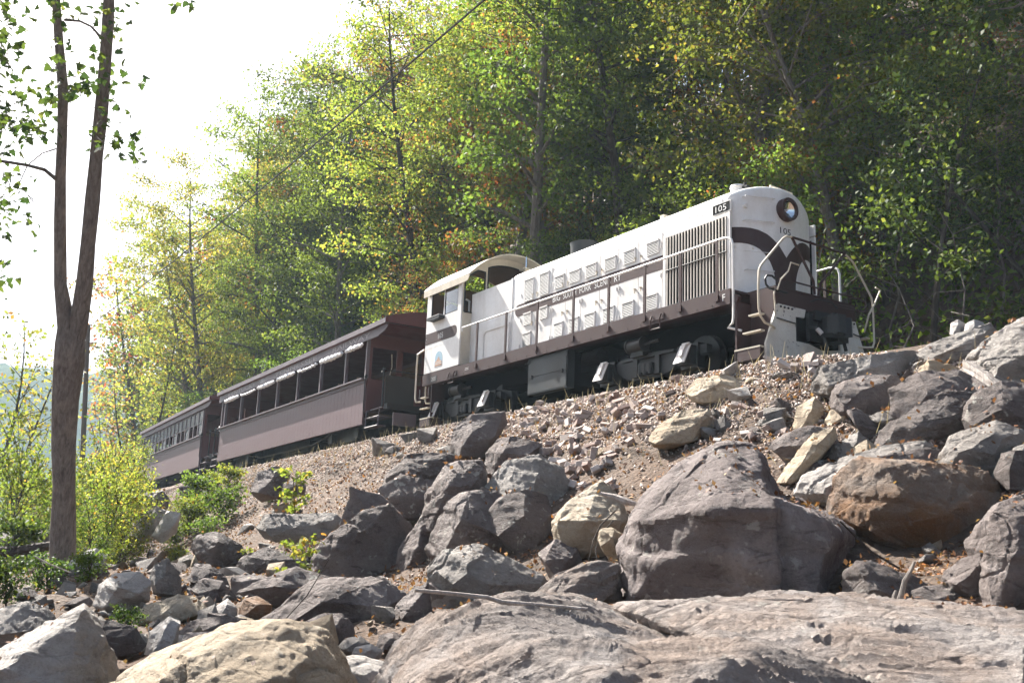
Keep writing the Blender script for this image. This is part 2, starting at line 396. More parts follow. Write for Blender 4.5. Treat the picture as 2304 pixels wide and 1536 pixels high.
# ------------------------------------------------------------------ ground: bank, track bed, wooded hillside, valley floor
def sstep(a, b, x):
    t_ = np.clip((np.asarray(x, dtype=float) - a) / (b - a), 0, 1); return t_ * t_ * (3 - 2 * t_)
def track_y(X):
    X = np.asarray(X, dtype=float)
    return np.where(X > -14.5, 0.0, np.where(X > -33.7, -0.0355 * (X + 14.5), 0.68 - 0.065 * (X + 33.7)))
def tz(X, Y, rough=True):
    X = np.asarray(X, dtype=float); Y = np.asarray(Y, dtype=float)
    y = Y - track_y(X)
    near = sstep(-6, 3, X)
    d = np.clip(-8 - y, 0, None)
    low = -4.0 - (0.05 * np.clip(d, 0, 6) * (1 - near) + 0.22 * np.clip(d, 0, 5) * near) - 0.02 * np.clip(d - 6, 0, 60)
    slope = -0.15 - np.clip(-2.2 - y, 0, 5.8) * (3.85 / 5.8)
    drop = 0.42 * sstep(0.8, 4.0, X) + 0.55 * sstep(3.5, 8.0, X)
    slope = slope - drop * sstep(-1.3, -2.6, y) * (1 - sstep(-5.5, -8.0, y))
    z = np.where(y < -8, low, np.where(y < -1.3, slope, -0.15))
    hill = np.clip(y - 3.6, 0, None)
    hz = np.where(hill < 40, 0.95 * hill, 38 + 14 * (1 - np.exp(-(hill - 40) / 15.0)))
    fade = sstep(-190, -120, X) * (1 - 0.5 * sstep(60, 160, X))
    z = np.where(y > 3.6, -0.15 + hz * fade, z)
    if rough:
        P = np.stack([X.ravel(), Y.ravel(), np.zeros(X.size)], 1)
        n = (fbm(P * 0.9, 5, 5, 0.6) * 0.12 + fbm(P * 0.12, 3, 9) * 0.5 * sstep(6, 20, np.abs(y.ravel()))).reshape(X.shape)
        amp = sstep(2.0, 3.4, np.abs(y))
        z = z + n * amp
    return z
def tz1(X, Y): return float(tz(np.array([X]), np.array([Y]))[0])
def ground_hit(px, py, dmin=2.0, dmax=90.0):
    v = ray(px, py); ds = np.arange(dmin, dmax, 0.1)
    P = CAM[None] + ds[:, None] * v[None]
    below = P[:, 2] < tz(P[:, 0], P[:, 1], False)
    i = int(np.argmax(below)) if below.any() else -1
    return float(ds[i])

xs = np.unique(np.concatenate([np.array([-1500, -1000, -700, -500, -380, -300, -250]), np.arange(-220, -60, 5.0), np.arange(-60, -34, 1.0), np.arange(-34, 16, 0.3), np.arange(16, 60, 3.0), np.array([70, 90, 120, 180, 300, 600])]))
ys = np.unique(np.concatenate([np.array([-900, -500, -300, -200, -140, -100, -80]), np.arange(-64, -20, 4.0), np.arange(-20, 6, 0.3), np.arange(6, 60, 1.5), np.array([64, 72, 80, 95, 110, 130, 160, 220, 320, 500, 900])]))
GX, GY = np.meshgrid(xs, ys)
GZ = tz(GX, GY)
V = np.stack([GX.ravel(), GY.ravel(), GZ.ravel()], 1)
nx = len(xs); I, J = np.meshgrid(np.arange(len(ys) - 1), np.arange(nx - 1), indexing='ij'); b0 = (I * nx + J).ravel()
ground = new_obj('ground', np_mesh('ground', V, np.stack([b0, b0 + 1, b0 + 1 + nx, b0 + nx], 1), M['bank_earth'], True))
tag(ground, kind='structure')

# rails on the bed, mostly hidden behind the shoulder of the bank
for sgn in (-1, 1):
    mb = MB(); X_ = list(np.arange(9, -60, -1.5)); rows = []
    prof = [(-0.065, -0.15), (-0.065, -0.13), (-0.012, -0.11), (-0.012, -0.035), (-0.035, -0.03), (-0.035, 0.0), (0.035, 0.0), (0.035, -0.03), (0.012, -0.035), (0.012, -0.11), (0.065, -0.13), (0.065, -0.15)]
    for x in X_:
        yy = float(track_y(x)) + sgn * 0.755
        rows.append([(x, yy + a, b) for a, b in prof])
    mb.grid(rows)
    tag(mb.build('rail', M['dark_iron'], None), kind='structure')

# far wooded hill across the valley
fx = np.linspace(-960, -420, 80); fy = np.linspace(-480, 480, 130)
FX, FY = np.meshgrid(fx, fy)
ridge = sstep(-420, -680, FX) * (1 - 0.3 * sstep(-740, -960, FX))
hN = fbm(np.stack([FX.ravel() * 0.009, FY.ravel() * 0.009, np.zeros(FX.size)], 1), 4, 31).reshape(FX.shape)
tN = fbm(np.stack([FX.ravel() * 0.17, FY.ravel() * 0.17, np.zeros(FX.size)], 1), 2, 41).reshape(FX.shape)
FZ = -8 + ridge * (128 + 15 * hN + 4 * tN) * (0.74 + 0.26 * sstep(-150, 120, FY))
nfx = len(fx); I, J = np.meshgrid(np.arange(len(fy) - 1), np.arange(nfx - 1), indexing='ij'); b0 = (I * nfx + J).ravel()
fh = new_obj('far_hill', np_mesh('far_hill', np.stack([FX.ravel(), FY.ravel(), FZ.ravel()], 1), np.stack([b0, b0 + 1, b0 + 1 + nfx, b0 + nfx], 1), M['far_forest'], True))
tag(fh, kind='structure')

# ------------------------------------------------------------------ locomotive
OFF = (-6.5, 0.0, 0.0)
loco = empty('diesel_locomotive', OFF)
tag(loco, 'white and brown diesel switcher locomotive numbered 105 at the head of the train', 'locomotive')
def lp(mb, name, mat, parent=None, smooth=False, label=None):
    o = mb.build(name, M[mat], parent or loco, smooth, OFF if parent is None or parent is loco else OFF)
    if label: o['label'] = label
    return o
XR, XC, YS, YH = -12.70, -10.795, 1.5, 1.18
ZB, ZT = 1.274, 1.573
# frame: side sills, deck, centre sill box that blocks light
mb = MB()
for s in (-1, 1):
    mb.box(XR, -0.74, s * YS - 0.03, s * YS + 0.03, ZB, ZT)
    mb.box(XR, -0.74, s * (YS - 0.09) - 0.09, s * (YS - 0.09) + 0.09, ZB + 0.01, ZB + 0.03)
mb.box(XR + 0.003, -0.743, -YS + 0.032, YS - 0.032, ZT - 0.05, ZT - 0.004)
mb.box(-0.746, -0.02, -1.09, 1.09, ZT - 0.052, ZT - 0.01)
frame = lp(mb, 'frame', 'brown_paint')
lp(MB().box(XR + 0.1, -0.7, -0.45, 0.45, 0.78, ZB + 0.2), 'sill_light_block', 'shade_black')  # black centre sill box, put in to block light under the deck
# rivet line along the sill
mb = MB()
for x in np.arange(XR + 0.15, -0.85, 0.42):
    mb.cyl((x, -YS - 0.03, ZB + 0.05), (x, -YS - 0.042, ZB + 0.05), 0.013, 6)
tag(lp(mb, 'rivets', 'brown_paint', frame), kind='stuff')
# end beams
mb = MB().box(-0.09, 0.0, -1.09, 1.09, 1.215, 1.52); mb.box(-0.02, 0.012, -1.09, 1.09, 1.20, 1.235); mb.box(-0.02, 0.014, -1.09, 1.09, 1.50, 1.535)
lp(mb, 'end_beam', 'brown_paint')
lp(MB().box(XR - 0.09, XR - 0.004, -1.3, 1.3, 1.0, 1.56), 'end_beam', 'brown_paint')
# pilot plate with the opening round the coupler
pf = lambda a, b, d: (d, a, b)
mb = MB()
mb.prism([(-1.07, 1.213), (-0.33, 1.213), (-0.37, 1.05), (-0.60, 1.04), (-0.603, 0.58), (-0.603, 0.10), (-1.39, 0.10), (-1.39, 0.42)], pf, -0.03, 0.015)
mb.prism([(1.07, 1.213), (0.33, 1.213), (0.37, 1.05), (0.60, 1.04), (0.603, 0.58), (0.603, 0.10), (1.39, 0.10), (1.39, 0.42)], pf, -0.03, 0.015)
mb.prism([(-0.60, 0.578), (-0.25, 0.573), (0.1, 0.50), (0.60, 0.578), (0.60, 0.10), (-0.60, 0.10)], pf, -0.033, 0.012)
pilot = lp(mb, 'pilot', 'pilot_paint')
mb = MB()
for y in (-1.0, -0.9, -0.8, -0.7, 0.62, 0.72, 0.84, 0.94, 1.02):
    mb.cyl((0.015, y, 1.165), (0.032, y, 1.165), 0.022, 8)
tag(lp(mb, 'bolts', 'dark_iron', pilot), kind='stuff')
lp(MB().tube([(0.03, -1.12, 0.93), (0.035, -0.98, 0.92), (0.035, -0.62, 0.90), (0.035, -0.62, 0.84)], 0.012, 6), 'pilot_seam', 'dark_iron', pilot)
lp(MB().tube([(0.03, 0.98, 0.96), (0.035, 1.02, 0.95), (0.035, 1.2, 0.93)], 0.012, 6), 'pilot_seam', 'dark_iron', pilot)
# coupler, draft pocket, hoses
mb = MB()
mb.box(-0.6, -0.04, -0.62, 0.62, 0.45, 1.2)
lp(mb, 'draft_pocket', 'shade_black')
mb = MB()
mb.box(-0.1, 0.32, -0.13, 0.13, 0.74, 0.98)
mb.prism([(0.28, -0.2), (0.46, -0.27), (0.66, -0.2), (0.70, -0.04), (0.58, 0.0), (0.52, 0.1), (0.62, 0.2), (0.56, 0.3), (0.36, 0.27), (0.28, 0.16)], lambda a, b, d: (a, b, d), 0.70, 1.04)
mb.cyl((0.55, -0.17, 0.66), (0.55, -0.17, 1.08), 0.05, 10)
mb.box(0.02, 0.10, -0.34, 0.34, 0.62, 1.14); mb.box(0.02, 0.16, -0.22, 0.25, 1.02, 1.2)
lp(mb, 'coupler', 'truck_iron', None, True)
lp(MB().tube([(0.06, 0.42, 1.0), (0.16, 0.42, 0.96), (0.2, 0.46, 0.78), (0.22, 0.52, 0.52)], 0.035, 8), 'air_hose', 'black_rubber', None, True)
h = lp(MB().tube([(0.08, -0.32, 0.86), (0.22, -0.3, 0.84), (0.3, -0.22, 0.7), (0.33, -0.16, 0.5), (0.34, -0.12, 0.2)], 0.034, 8), 'air_hose', 'black_rubber', None, True)
lp(MB().cyl((0.24, -0.29, 0.82), (0.3, -0.23, 0.72), 0.045, 8), 'hose_clamp', 'lid_metal', h)
mb = MB().box(0.02, 0.30, 0.2, 0.5, 0.66, 1.02); mb.box(0.02, 0.2, 0.18, 0.42, 1.02, 1.12)
lp(mb, 'coupler_guard', 'dark_iron')
# corner steps
def step_well(sx, s, front):
    e = 1 if front else -1
    def X(a): return a if front else XR - 0.1 - a if False else (XR - a - 0.12)
    m1 = MB()
    def bx(a0, a1, y0, y1, z0, z1):
        x0, x1 = sorted((X(a0), X(a1))); yy0, yy1 = sorted((s * y0, s * y1)); m1.box(x0, x1, yy0, yy1, z0, z1)
    bx(-0.62, -0.04, 1.10, 1.13, 0.13, 1.53); bx(-0.64, -0.60, 1.10, 1.5, 0.13, 1.3)
    bx(-0.66, -0.03, 1.12, 1.5, 0.14, 0.17); bx(-0.66, -0.03, 1.46, 1.5, 0.17, 0.345)
    w = lp(m1, 'step_well', 'brown_paint')
    for z0, a0, a1 in ((0.945, -0.30, 0.0), (0.635, -0.45, 0.0), (0.345, -0.66, -0.03)):
        m1 = MB(); bx(a0, a1, 1.40, 1.505, z0, z0 + 0.03); lp(m1, 'tread', 'cream_paint', w)
for fr in (True, False):
    for s in (-1, 1): step_well(0, s, fr)
# ---- long hood
prof_r = [(0.0, 3.93), (0.35, 3.915), (0.62, 3.875), (0.85, 3.81), (1.02, 3.735), (1.12, 3.66), (1.165, 3.58), (1.18, 3.48)]
half = [(y, z) for y, z in prof_r]
sec = [(-1.18, ZT)] + [(-y, z) for y, z in reversed(half)] + [(y, z) for y, z in half[1:]] + [(1.18, ZT)]
XH0, XH1 = -8.76, -1.30
mb = MB(); mb.grid([[(x, a, b) for a, b in sec] for x in (XH0, -7, -5, -3, XH1)])
mb.add([(XH0, a, b) for a, b in sec], [tuple(range(len(sec)))])
hood = lp(mb, 'hood', 'white_paint', None, True)
mb = MB().box(XC + 0.02, XH0 - 0.004, -1.178, 1.178, ZT, 3.59); mb.box(XH0 - 0.06, XH0 + 0.01, -1.195, 1.195, ZT + 0.002, 3.61)
lp(mb, 'low_hood', 'white_paint')
# rounded nose
plan = [(1.18, -1.30), (1.172, -1.22), (1.14, -1.14), (1.07, -1.07), (0.95, -1.0), (0.8, -0.93), (0.6, -0.85), (0.4, -0.785), (0.2, -0.745), (0.0, -0.73)]
pu = np.array([p[0] for p in plan][::-1]); pxx = np.array([p[1] for p in plan][::-1])
def nose_x(u):
    a = abs(u)
    return float(np.interp(a, pu, pxx)) if a <= 1.18 else -1.30 - (a - 1.18)
def nose_pt(u, z, off=0.0):
    return (nose_x(u) + (off if abs(u) < 1.12 else 0), max(-1.18, min(1.18, u)) + (math.copysign(off, u) if abs(u) > 1.0 else 0), z)
ztop = lambda y: float(np.interp(abs(y), [p[0] for p in prof_r], [p[1] for p in prof_r]))
us = [-1.18, -1.178, -1.172, -1.16, -1.14, -1.11, -1.07, -1.02, -0.95, -0.87, -0.8, -0.7, -0.6, -0.5, -0.4, -0.3, -0.2, -0.1, 0]; us = us + [-u for u in us[:-1]][::-1]
rows = []
for k in range(9): rows.append([(nose_x(u), u, 1.59 + (ztop(u) - 0.13 - 1.59) * k / 8) for u in us])
for k in range(1, 6):
    w = math.pi / 2 * k / 5
    rows.append([(nose_x(u) - 0.13 * (1 - math.cos(w)) * (1 if abs(u) < 1.1 else 0.3), u * (1 - 0.02 * (1 - math.cos(w))), ztop(u) - 0.13 + 0.13 * math.sin(w)) for u in us])
rows.append([(-1.33, u, ztop(u)) for u in us])
mb = MB(); mb.grid(rows); mb.add([(nose_x(u), u, 1.59) for u in us], [tuple(range(len(us)))])
nose = lp(mb, 'nose', 'white_paint', None, True)
# brown swoosh painted on the nose
outer = [(-1.42, 2.95), (-1.18, 2.955), (-0.95, 2.97), (-0.78, 2.97), (-0.62, 2.945), (-0.46, 2.885), (-0.31, 2.79), (-0.18, 2.68), (-0.08, 2.57), (0, 2.47), (0, 2.2), (0, 1.9), (0, 1.61)]
inner = [(-1.42, 2.62), (-1.18, 2.63), (-0.98, 2.645), (-0.85, 2.64), (-0.72, 2.61), (-0.60, 2.55), (-0.50, 2.46), (-0.41, 2.34), (-0.35, 2.22), (-0.31, 2.1), (-0.285, 1.95), (-0.275, 1.8), (-0.27, 1.61)]
for s in (-1, 1):
    rows = []
    oo = np.array(outer); ii = np.array(inner); tt = np.linspace(0, len(outer) - 1, 61); kk = np.arange(len(outer))
    for q in np.linspace(0, 1, 9):
        rows.append([nose_pt(s * -1 * (-( (1 - q) * np.interp(a, kk, oo[:, 0]) + q * np.interp(a, kk, ii[:, 0]))) * -1 if False else s * -((1 - q) * np.interp(a, kk, oo[:, 0]) + q * np.interp(a, kk, ii[:, 0])), (1 - q) * np.interp(a, kk, oo[:, 1]) + q * np.interp(a, kk, ii[:, 1]), 0.005) for a in tt])
    mb = MB(); mb.grid(rows); lp(mb, 'nose_stripe', 'brown_paint', nose, True)
# nose seam and skirt line
mb = MB(); mb.tube([nose_pt(u, 2.50, 0.002) for u in np.linspace(-1.18, -0.35, 18)], 0.007, 5); lp(mb, 'nose_seam', 'white_paint', nose)
mb = MB(); mb.grid([[nose_pt(u, z, 0.012) for u in us] for z in (1.575, 1.60)]); lp(mb, 'nose_skirt', 'brown_paint', nose)
# grab irons on the nose
for z, u0, u1 in ((3.60, -0.92, -0.32), (3.11, -0.92, -0.32), (2.10, -0.9, -0.36)):
    a = nose_pt(u0, z, 0.0); b = nose_pt(u1, z + 0.02, 0.0)
    a2 = (nose_x(u0) + 0.09, u0, z); b2 = (nose_x(u1) + 0.07, u1, z + 0.02)
    lp(MB().tube([a, a2, b2, b], 0.013, 6), 'grab_iron', 'white_paint', nose)
a = nose_x(-0.88); lp(MB().cyl((a - 0.02, -0.88, 3.41), (a + 0.05, -0.88, 3.41), 0.045, 10), 'class_lamp', 'white_paint', nose)
for u in (-1.06, -0.74): lp(MB().cyl((nose_x(u) - 0.02, u, 2.56), (nose_x(u) + 0.03, u, 2.56), 0.022, 8), 'nose_bolt', 'white_paint', nose)
# headlight
hl = empty_child = None
mb = MB(); ring = []
xh = -0.64
for k in range(33):
    w = 2 * math.pi * k / 32; ring.append((math.cos(w), math.sin(w)))
rows = []
for (rr, xx) in ((0.235, xh - 0.13), (0.235, xh + 0.035), (0.225, xh + 0.05), (0.19, xh + 0.05), (0.175, xh + 0.02), (0.172, xh - 0.005)):
    rows.append([(xx, c * rr, 3.45 + s_ * rr) for c, s_ in ring])
mb.grid(rows); head = lp(mb, 'headlight', 'brown_paint', None, True)
rows = []
for q in np.linspace(0, 1, 9): rows.append([(xh - 0.005 - 0.075 * (1 - q ** 2), c * 0.17 * max(q, 0.02), 3.45 + s_ * 0.17 * max(q, 0.02)) for c, s_ in ring])
mb = MB(); mb.grid(rows); lp(mb, 'reflector', 'chrome', head, True)
rows = [[(xh + 0.03 - 0.025 * q ** 2, c * 0.185 * max(q, 0.02), 3.45 + s_ * 0.185 * max(q, 0.02)) for c, s_ in ring] for q in np.linspace(0, 1, 6)]
mb = MB(); mb.grid(rows); lp(mb, 'lens', 'lens_glass', head, True)
lp(MB().cyl((xh - 0.075, 0, 3.45), (xh - 0.03, 0, 3.45), 0.022, 8), 'bulb', 'curtain_white', head)
def letters(body, w, h, fn, name, mat, parent):
    Vt, Ft = text_shape(body, w, h); mb_ = MB(); mb_.add([fn(a, b) for a, b in Vt], Ft)
    me = mb_.mesh(name, M[mat], False, OFF, False); return new_obj(name, me, parent)
letters('105', 0.30, 0.13, lambda a, b: (nose_x(a - 0.15) + 0.006, a - 0.15, 2.95 + b), 'number_lettering', 'letter_black', nose)
# roof fittings
mb = MB(); mb.box(-3.4, -1.62, -0.42, 0.42, 3.86, 3.965); mb.box(-3.3, -1.75, -0.32, 0.32, 3.96, 4.02); lp(mb, 'roof_hatch', 'white_paint')
mb = MB(); mb.box(-3.62, -3.5, -0.75, -0.6, 3.8, 3.97); lp(mb, 'roof_bracket', 'cream_paint')
for s, xx in ((-1, -1.42), (1, -1.42)):
    mb = MB(); mb.cyl((xx, s * 0.60, 3.80), (xx, s * 0.60, 3.985), 0.15, 20); mb.cyl((xx, s * 0.60, 3.98), (xx, s * 0.60, 4.02), 0.17, 20, 0.155); d = lp(mb, 'sand_filler', 'white_paint', None, True)
    mb = MB(); mb.box(xx + 0.1, xx + 0.28, s * 0.60 - 0.04, s * 0.60 + 0.04, 3.93, 3.97); mb.cyl((xx + 0.2, s * 0.60, 3.94), (xx + 0.2, s * 0.60, 4.05), 0.035, 8); lp(mb, 'filler_latch', 'dark_iron', d)
lp(MB().tube([(-0.93, -0.2, 3.88), (-0.93, -0.2, 3.99), (-0.95, 0.45, 3.98), (-0.95, 0.45, 3.84)], 0.018, 6), 'roof_grab', 'cream_paint')
mb = MB(); mb.tube([(-7.32, 0, 3.85), (-7.32, 0, 4.33), (-7.32, 0, 4.40), (-7.32, 0, 4.42)], [0.36, 0.37, 0.39, 0.33], 24); lp(mb, 'exhaust_stack', 'steel_grey', None, True)
# ---- radiator with vertical shutters, both sides
for s in (-1, 1):
    Y = lambda d: s * (YH + d)
    mb = MB(); y0, y1 = sorted((Y(0.002), Y(0.012))); mb.box(-2.90, -1.09, y0, y1, 1.66, 3.19); rad = lp(mb, 'radiator_dark_plate', 'shade_black')  # flat plate; the dark of the recess is painted on as near-black
    mb = MB(); y0, y1 = sorted((Y(0.001), Y(0.045)))
    mb.box(-2.97, -2.89, y0, y1, 1.60, 3.24); mb.box(-1.11, -1.03, y0, y1, 1.60, 3.24); mb.box(-2.89, -1.11, y0, y1, 3.17, 3.24); mb.box(-2.89, -1.11, y0, y1, 1.60, 1.70)
    lp(mb, 'radiator_frame', 'white_paint', rad)
    me = None
    for i in range(20):
        x = -2.845 + i * (1.69 / 19)
        if me is None:
            mb = MB(); mb.hexa([(-0.033, s * 0.030, -0.735), (-0.028, s * 0.014, -0.735), (0.030, s * 0.040, -0.735), (0.020, s * 0.058, -0.735), (-0.033, s * 0.030, 0.735), (-0.028, s * 0.014, 0.735), (0.030, s * 0.040, 0.735), (0.020, s * 0.058, 0.735)])
            me = mb.mesh('shutter_slat', M['slat_metal'])
        o = new_obj('shutter_slat', me, rad, (x - OFF[0], s * YH, 2.435))
    lp(MB().cyl((-2.89, Y(0.055), 2.45), (-1.11, Y(0.055), 2.45), 0.012, 6), 'shutter_rod', 'dark_iron', rad)
# ---- engine-room doors with louvres
edges = [-8.38, -7.71, -7.01, -6.445, -5.845, -5.15, -4.485, -3.80, -3.03]
def louvre(x0, x1, z0, z1, s, par):
    mb_ = MB(); Yf = lambda d: s * (YH + 0.010 + d)
    def bx(a0, a1, d0, d1, b0, b1):
        q0, q1 = sorted((Yf(d0), Yf(d1))); mb_.box(a0, a1, q0, q1, b0, b1)
    bx(x0, x0 + 0.02, 0, 0.028, z0, z1); bx(x1 - 0.02, x1, 0, 0.028, z0, z1); bx(x0, x1, 0.001, 0.034, z1 - 0.025, z1 + 0.01)
    fr_ = lp(mb_, 'louvre', 'white_paint', par)
    mb_ = MB(); bx(x0 + 0.02, x1 - 0.02, 0.0005, 0.003, z0, z1 - 0.02); lp(mb_, 'louvre_backing', 'dark_iron', fr_)
    mb_ = MB(); n = max(5, int((z1 - z0) / 0.036))
    for k in range(n):
        zz = z0 + (z1 - 0.03 - z0) * k / n
        a = Yf(0.004); b = Yf(0.030); q = [(x0 + 0.015, b, zz), (x1 - 0.015, b, zz), (x1 - 0.015, a, zz + 0.028), (x0 + 0.015, a, zz + 0.028), (x0 + 0.015, b, zz + 0.005), (x1 - 0.015, b, zz + 0.005), (x1 - 0.015, a, zz + 0.033), (x0 + 0.015, a, zz + 0.033)]
        mb_.hexa(q)
    tag(lp(mb_, 'louvre_slats', 'white_paint', fr_), kind='stuff')
UP = {0: (-8.19, -7.79, 2.86, 3.42), 1: (-7.53, -7.13, 2.87, 3.43), 2: (-6.89, -6.51, 2.91, 3.22), 3: (-6.30, -5.885, 2.91, 3.21), 4: (-5.665, -5.26, 2.915, 3.215), 5: (-4.96, -4.565, 2.91, 3.205), 6: (-4.29, -3.90, 2.91, 3.215), 7: (-3.52, -3.13, 2.92, 3.215)}
LO = {0: [(-8.19, -7.84, 2.25, 2.55), (-8.2, -7.84, 1.72, 2.05)], 1: [(-7.48, -7.15, 2.27, 2.57)], 2: [(-6.87, -6.51, 1.73, 2.06)], 3: [(-6.28, -5.9, 1.73, 2.06)], 4: [(-5.67, -5.28, 1.73, 2.06)], 5: [(-5.0, -4.6, 1.73, 2.06)], 6: [(-4.32, -3.93, 1.73, 2.05)], 7: [(-3.52, -3.17, 1.73, 2.05)]}
for s in (-1, 1):
    for i in range(8):
        x0, x1 = edges[i] + 0.008, edges[i + 1] - 0.008
        y0, y1 = sorted((s * (YH + 0.001), s * (YH + 0.010)))
        door = lp(MB().box(x0, x1, y0, y1, 1.60, 3.50 if i < 2 else 3.345), 'hood_door', 'white_paint')
        if s < 0 or i < 8:
            louvre(*UP[i], s, door)
            for q in LO[i]: louvre(*q, s, door)
        hx = x1 - 0.09 if i % 2 == 0 else x0 + 0.09
        for zz in (3.05, 2.42, 1.75):
            yy = s * (YH + 0.022); hh = x0 + 0.04 if i % 2 == 0 else x1 - 0.04
            lp(MB().cyl((hh, yy, zz - 0.05), (hh, yy, zz + 0.05), 0.012, 6), 'door_hinge', 'white_paint', door)
        for zz in (2.98, 2.28):
            mb = MB()
            mb.cyl((hx, s * (YH + 0.005), zz), (hx, s * (YH + 0.045), zz), 0.022, 8)
            mb.box(hx - 0.012, hx + 0.012, *sorted((s * (YH + 0.03), s * (YH + 0.045))), zz - 0.09, zz + 0.02)
            lp(mb, 'door_latch', 'cream_paint', door)
# side stripe and name
for s in (-1, 1):
    y0, y1 = sorted((s * (YH + 0.0105), s * (YH + 0.0125)))
    pts = [(-2.975, 2.53), (-2.975, 2.84)]
    for k in range(9):
        w = math.pi / 2 + math.pi * k / 8; pts.append((-8.45 + 0.155 * math.cos(w), 2.69 + 0.155 * math.sin(w)))
    mb = MB(); mb.prism(pts, lambda a, b, d: (a, d, b), y0, y1); st = lp(mb, 'side_stripe', 'brown_paint', hood)
    if s < 0:
        for wd, a0, a1 in (('BIG', -6.96, -6.665), ('SOUTH', -6.54, -6.03), ('FORK', -5.90, -5.455), ('SCENIC', -5.33, -4.74), ('RY', -4.62, -4.39)):
            letters(wd, a1 - a0, 0.15, lambda a, b: (a0 + a, -(YH + 0.0145), 2.60 + b), 'name_lettering', 'letter_white', hood)
# number boards
for s in (-1, 1):
    y0, y1 = sorted((s * (YH + 0.001 - 0.02), s * (YH + 0.03)))
    nbd = lp(MB().box(-1.52, -0.985 - 0.31, y0, y1, 3.26, 3.50) if False else MB().box(-1.53, -1.02, y0, y1, 3.262, 3.492), 'number_board', 'white_paint')
    y0, y1 = sorted((s * (YH + 0.031), s * (YH + 0.036)))
    lp(MB().box(-1.505, -1.045, y0, y1, 3.285, 3.47), 'board_face', 'letter_black', nbd)
    if s < 0: letters('105', 0.30, 0.13, lambda a, b: (-1.43 + a, -(YH + 0.039), 3.31 + b), 'board_lettering', 'letter_white', nbd)
# hood panel rivets above doors
mb = MB()
for x in np.arange(-8.6, -1.2, 0.11): mb.cyl((x, -YH + 0.01, 3.44), (x, -YH - 0.012, 3.44), 0.010, 5)
tag(lp(mb, 'rivets', 'white_paint', hood), kind='stuff')
# side door beside the cab
mb = MB(); y0, y1 = -1.235, -1.181
mb.box(-10.05, -8.80, y0, y1, 1.6, 2.45); lp(mb, 'locker', 'white_paint')
mb = MB(); mb.tube([(-9.98, -1.24, 1.62), (-9.98, -1.24, 2.30), (-9.93, -1.24, 2.37), (-9.85, -1.24, 2.40), (-8.95, -1.24, 2.40)], 0.018, 6); mb.cyl((-8.95, -1.24, 2.4), (-8.86, -1.26, 2.4), 0.035, 8); lp(mb, 'locker_trim', 'white_paint')
# ---- cab
cab_z0, cab_z1 = 1.62, 3.99
cabn = None
WX0, WX1, WZ0, WZ1 = -12.46, -10.98, 3.14, 3.88
for s in (-1, 1):
    y0, y1 = sorted((s * 1.46, s * YS)); mb = MB()
    mb.box(XR, XC, y0, y1, cab_z0, WZ0); mb.box(XR, XC, y0, y1, WZ1, cab_z1); mb.box(XR, WX0, y0, y1, WZ0, WZ1); mb.box(WX1, XC, y0, y1, WZ0, WZ1)
    wall = lp(mb, 'cab_side', 'white_paint'); cabn = cabn or wall
    win = MB(); yy0, yy1 = sorted((s * 1.47, s * 1.492))
    win.box(WX0, WX1, yy0, yy1, WZ0, WZ0 + 0.03); win.box(WX0, WX1, yy0, yy1, WZ1 - 0.03, WZ1); win.box(WX0, WX0 + 0.03, yy0, yy1, WZ0 + 0.03, WZ1 - 0.03); win.box(WX1 - 0.03, WX1, yy0, yy1, WZ0 + 0.03, WZ1 - 0.03); win.box(-11.735, -11.695, yy0, yy1, WZ0 + 0.03, WZ1 - 0.03)
    wf = lp(win, 'cab_window', 'black_rubber', wall)
    for a, b in ((WX0 + 0.03, -11.735), (-11.695, WX1 - 0.03)):
        if s < 0 and a < -12: continue
        mb = MB(); mb.add([(a, s * 1.481, WZ0 + 0.03), (b, s * 1.481, WZ0 + 0.03), (b, s * 1.481, WZ1 - 0.03), (a, s * 1.481, WZ1 - 0.03)], [(0, 1, 2, 3)]); lp(mb, 'pane', 'window_glass', wf)
    if s < 0: lp(MB().box(-11.73, -11.70, -1.505, -1.493, WZ0, WZ1), 'sash_bar', 'white_paint', wf)
mb = MB(); mb.prism([(-12.38, 3.12), (-12.38, 3.06), (-12.30, 3.04), (-11.68, 3.04), (-11.66, 3.10), (-11.70, 3.13)], lambda a, b, d: (a, d, b), -1.68, -1.502); ar = lp(mb, 'armrest', 'black_rubber')
lp(MB().box(-12.38, -11.68, -1.685, -1.50, 3.132, 3.150), 'armrest_top', 'lid_metal', ar)
mb = MB(); mb.tube([(-11.95, -1.15, 2.6), (-11.95, -1.15, 3.2), (-11.97, -1.15, 3.45), (-12.0, -1.15, 3.52)], [0.20, 0.22, 0.2, 0.08], 14); lp(mb, 'cab_seat', 'seat_blue', None, True)
mb = MB(); mb.box(XR - 0.04, XR, -1.46, 1.46, cab_z0, 3.1); mb.box(XR - 0.04, XR, -1.46, -0.9, 3.1, 3.99); mb.box(XR - 0.04, XR, 0.9, 1.46, 3.1, 3.99); mb.box(XR - 0.04, XR, -0.35, 0.35, 3.1, 3.99); mb.box(XR - 0.04, XR, -0.9, 0.9, 3.85, 4.3); lp(mb, 'cab_rear', 'cab_brown')
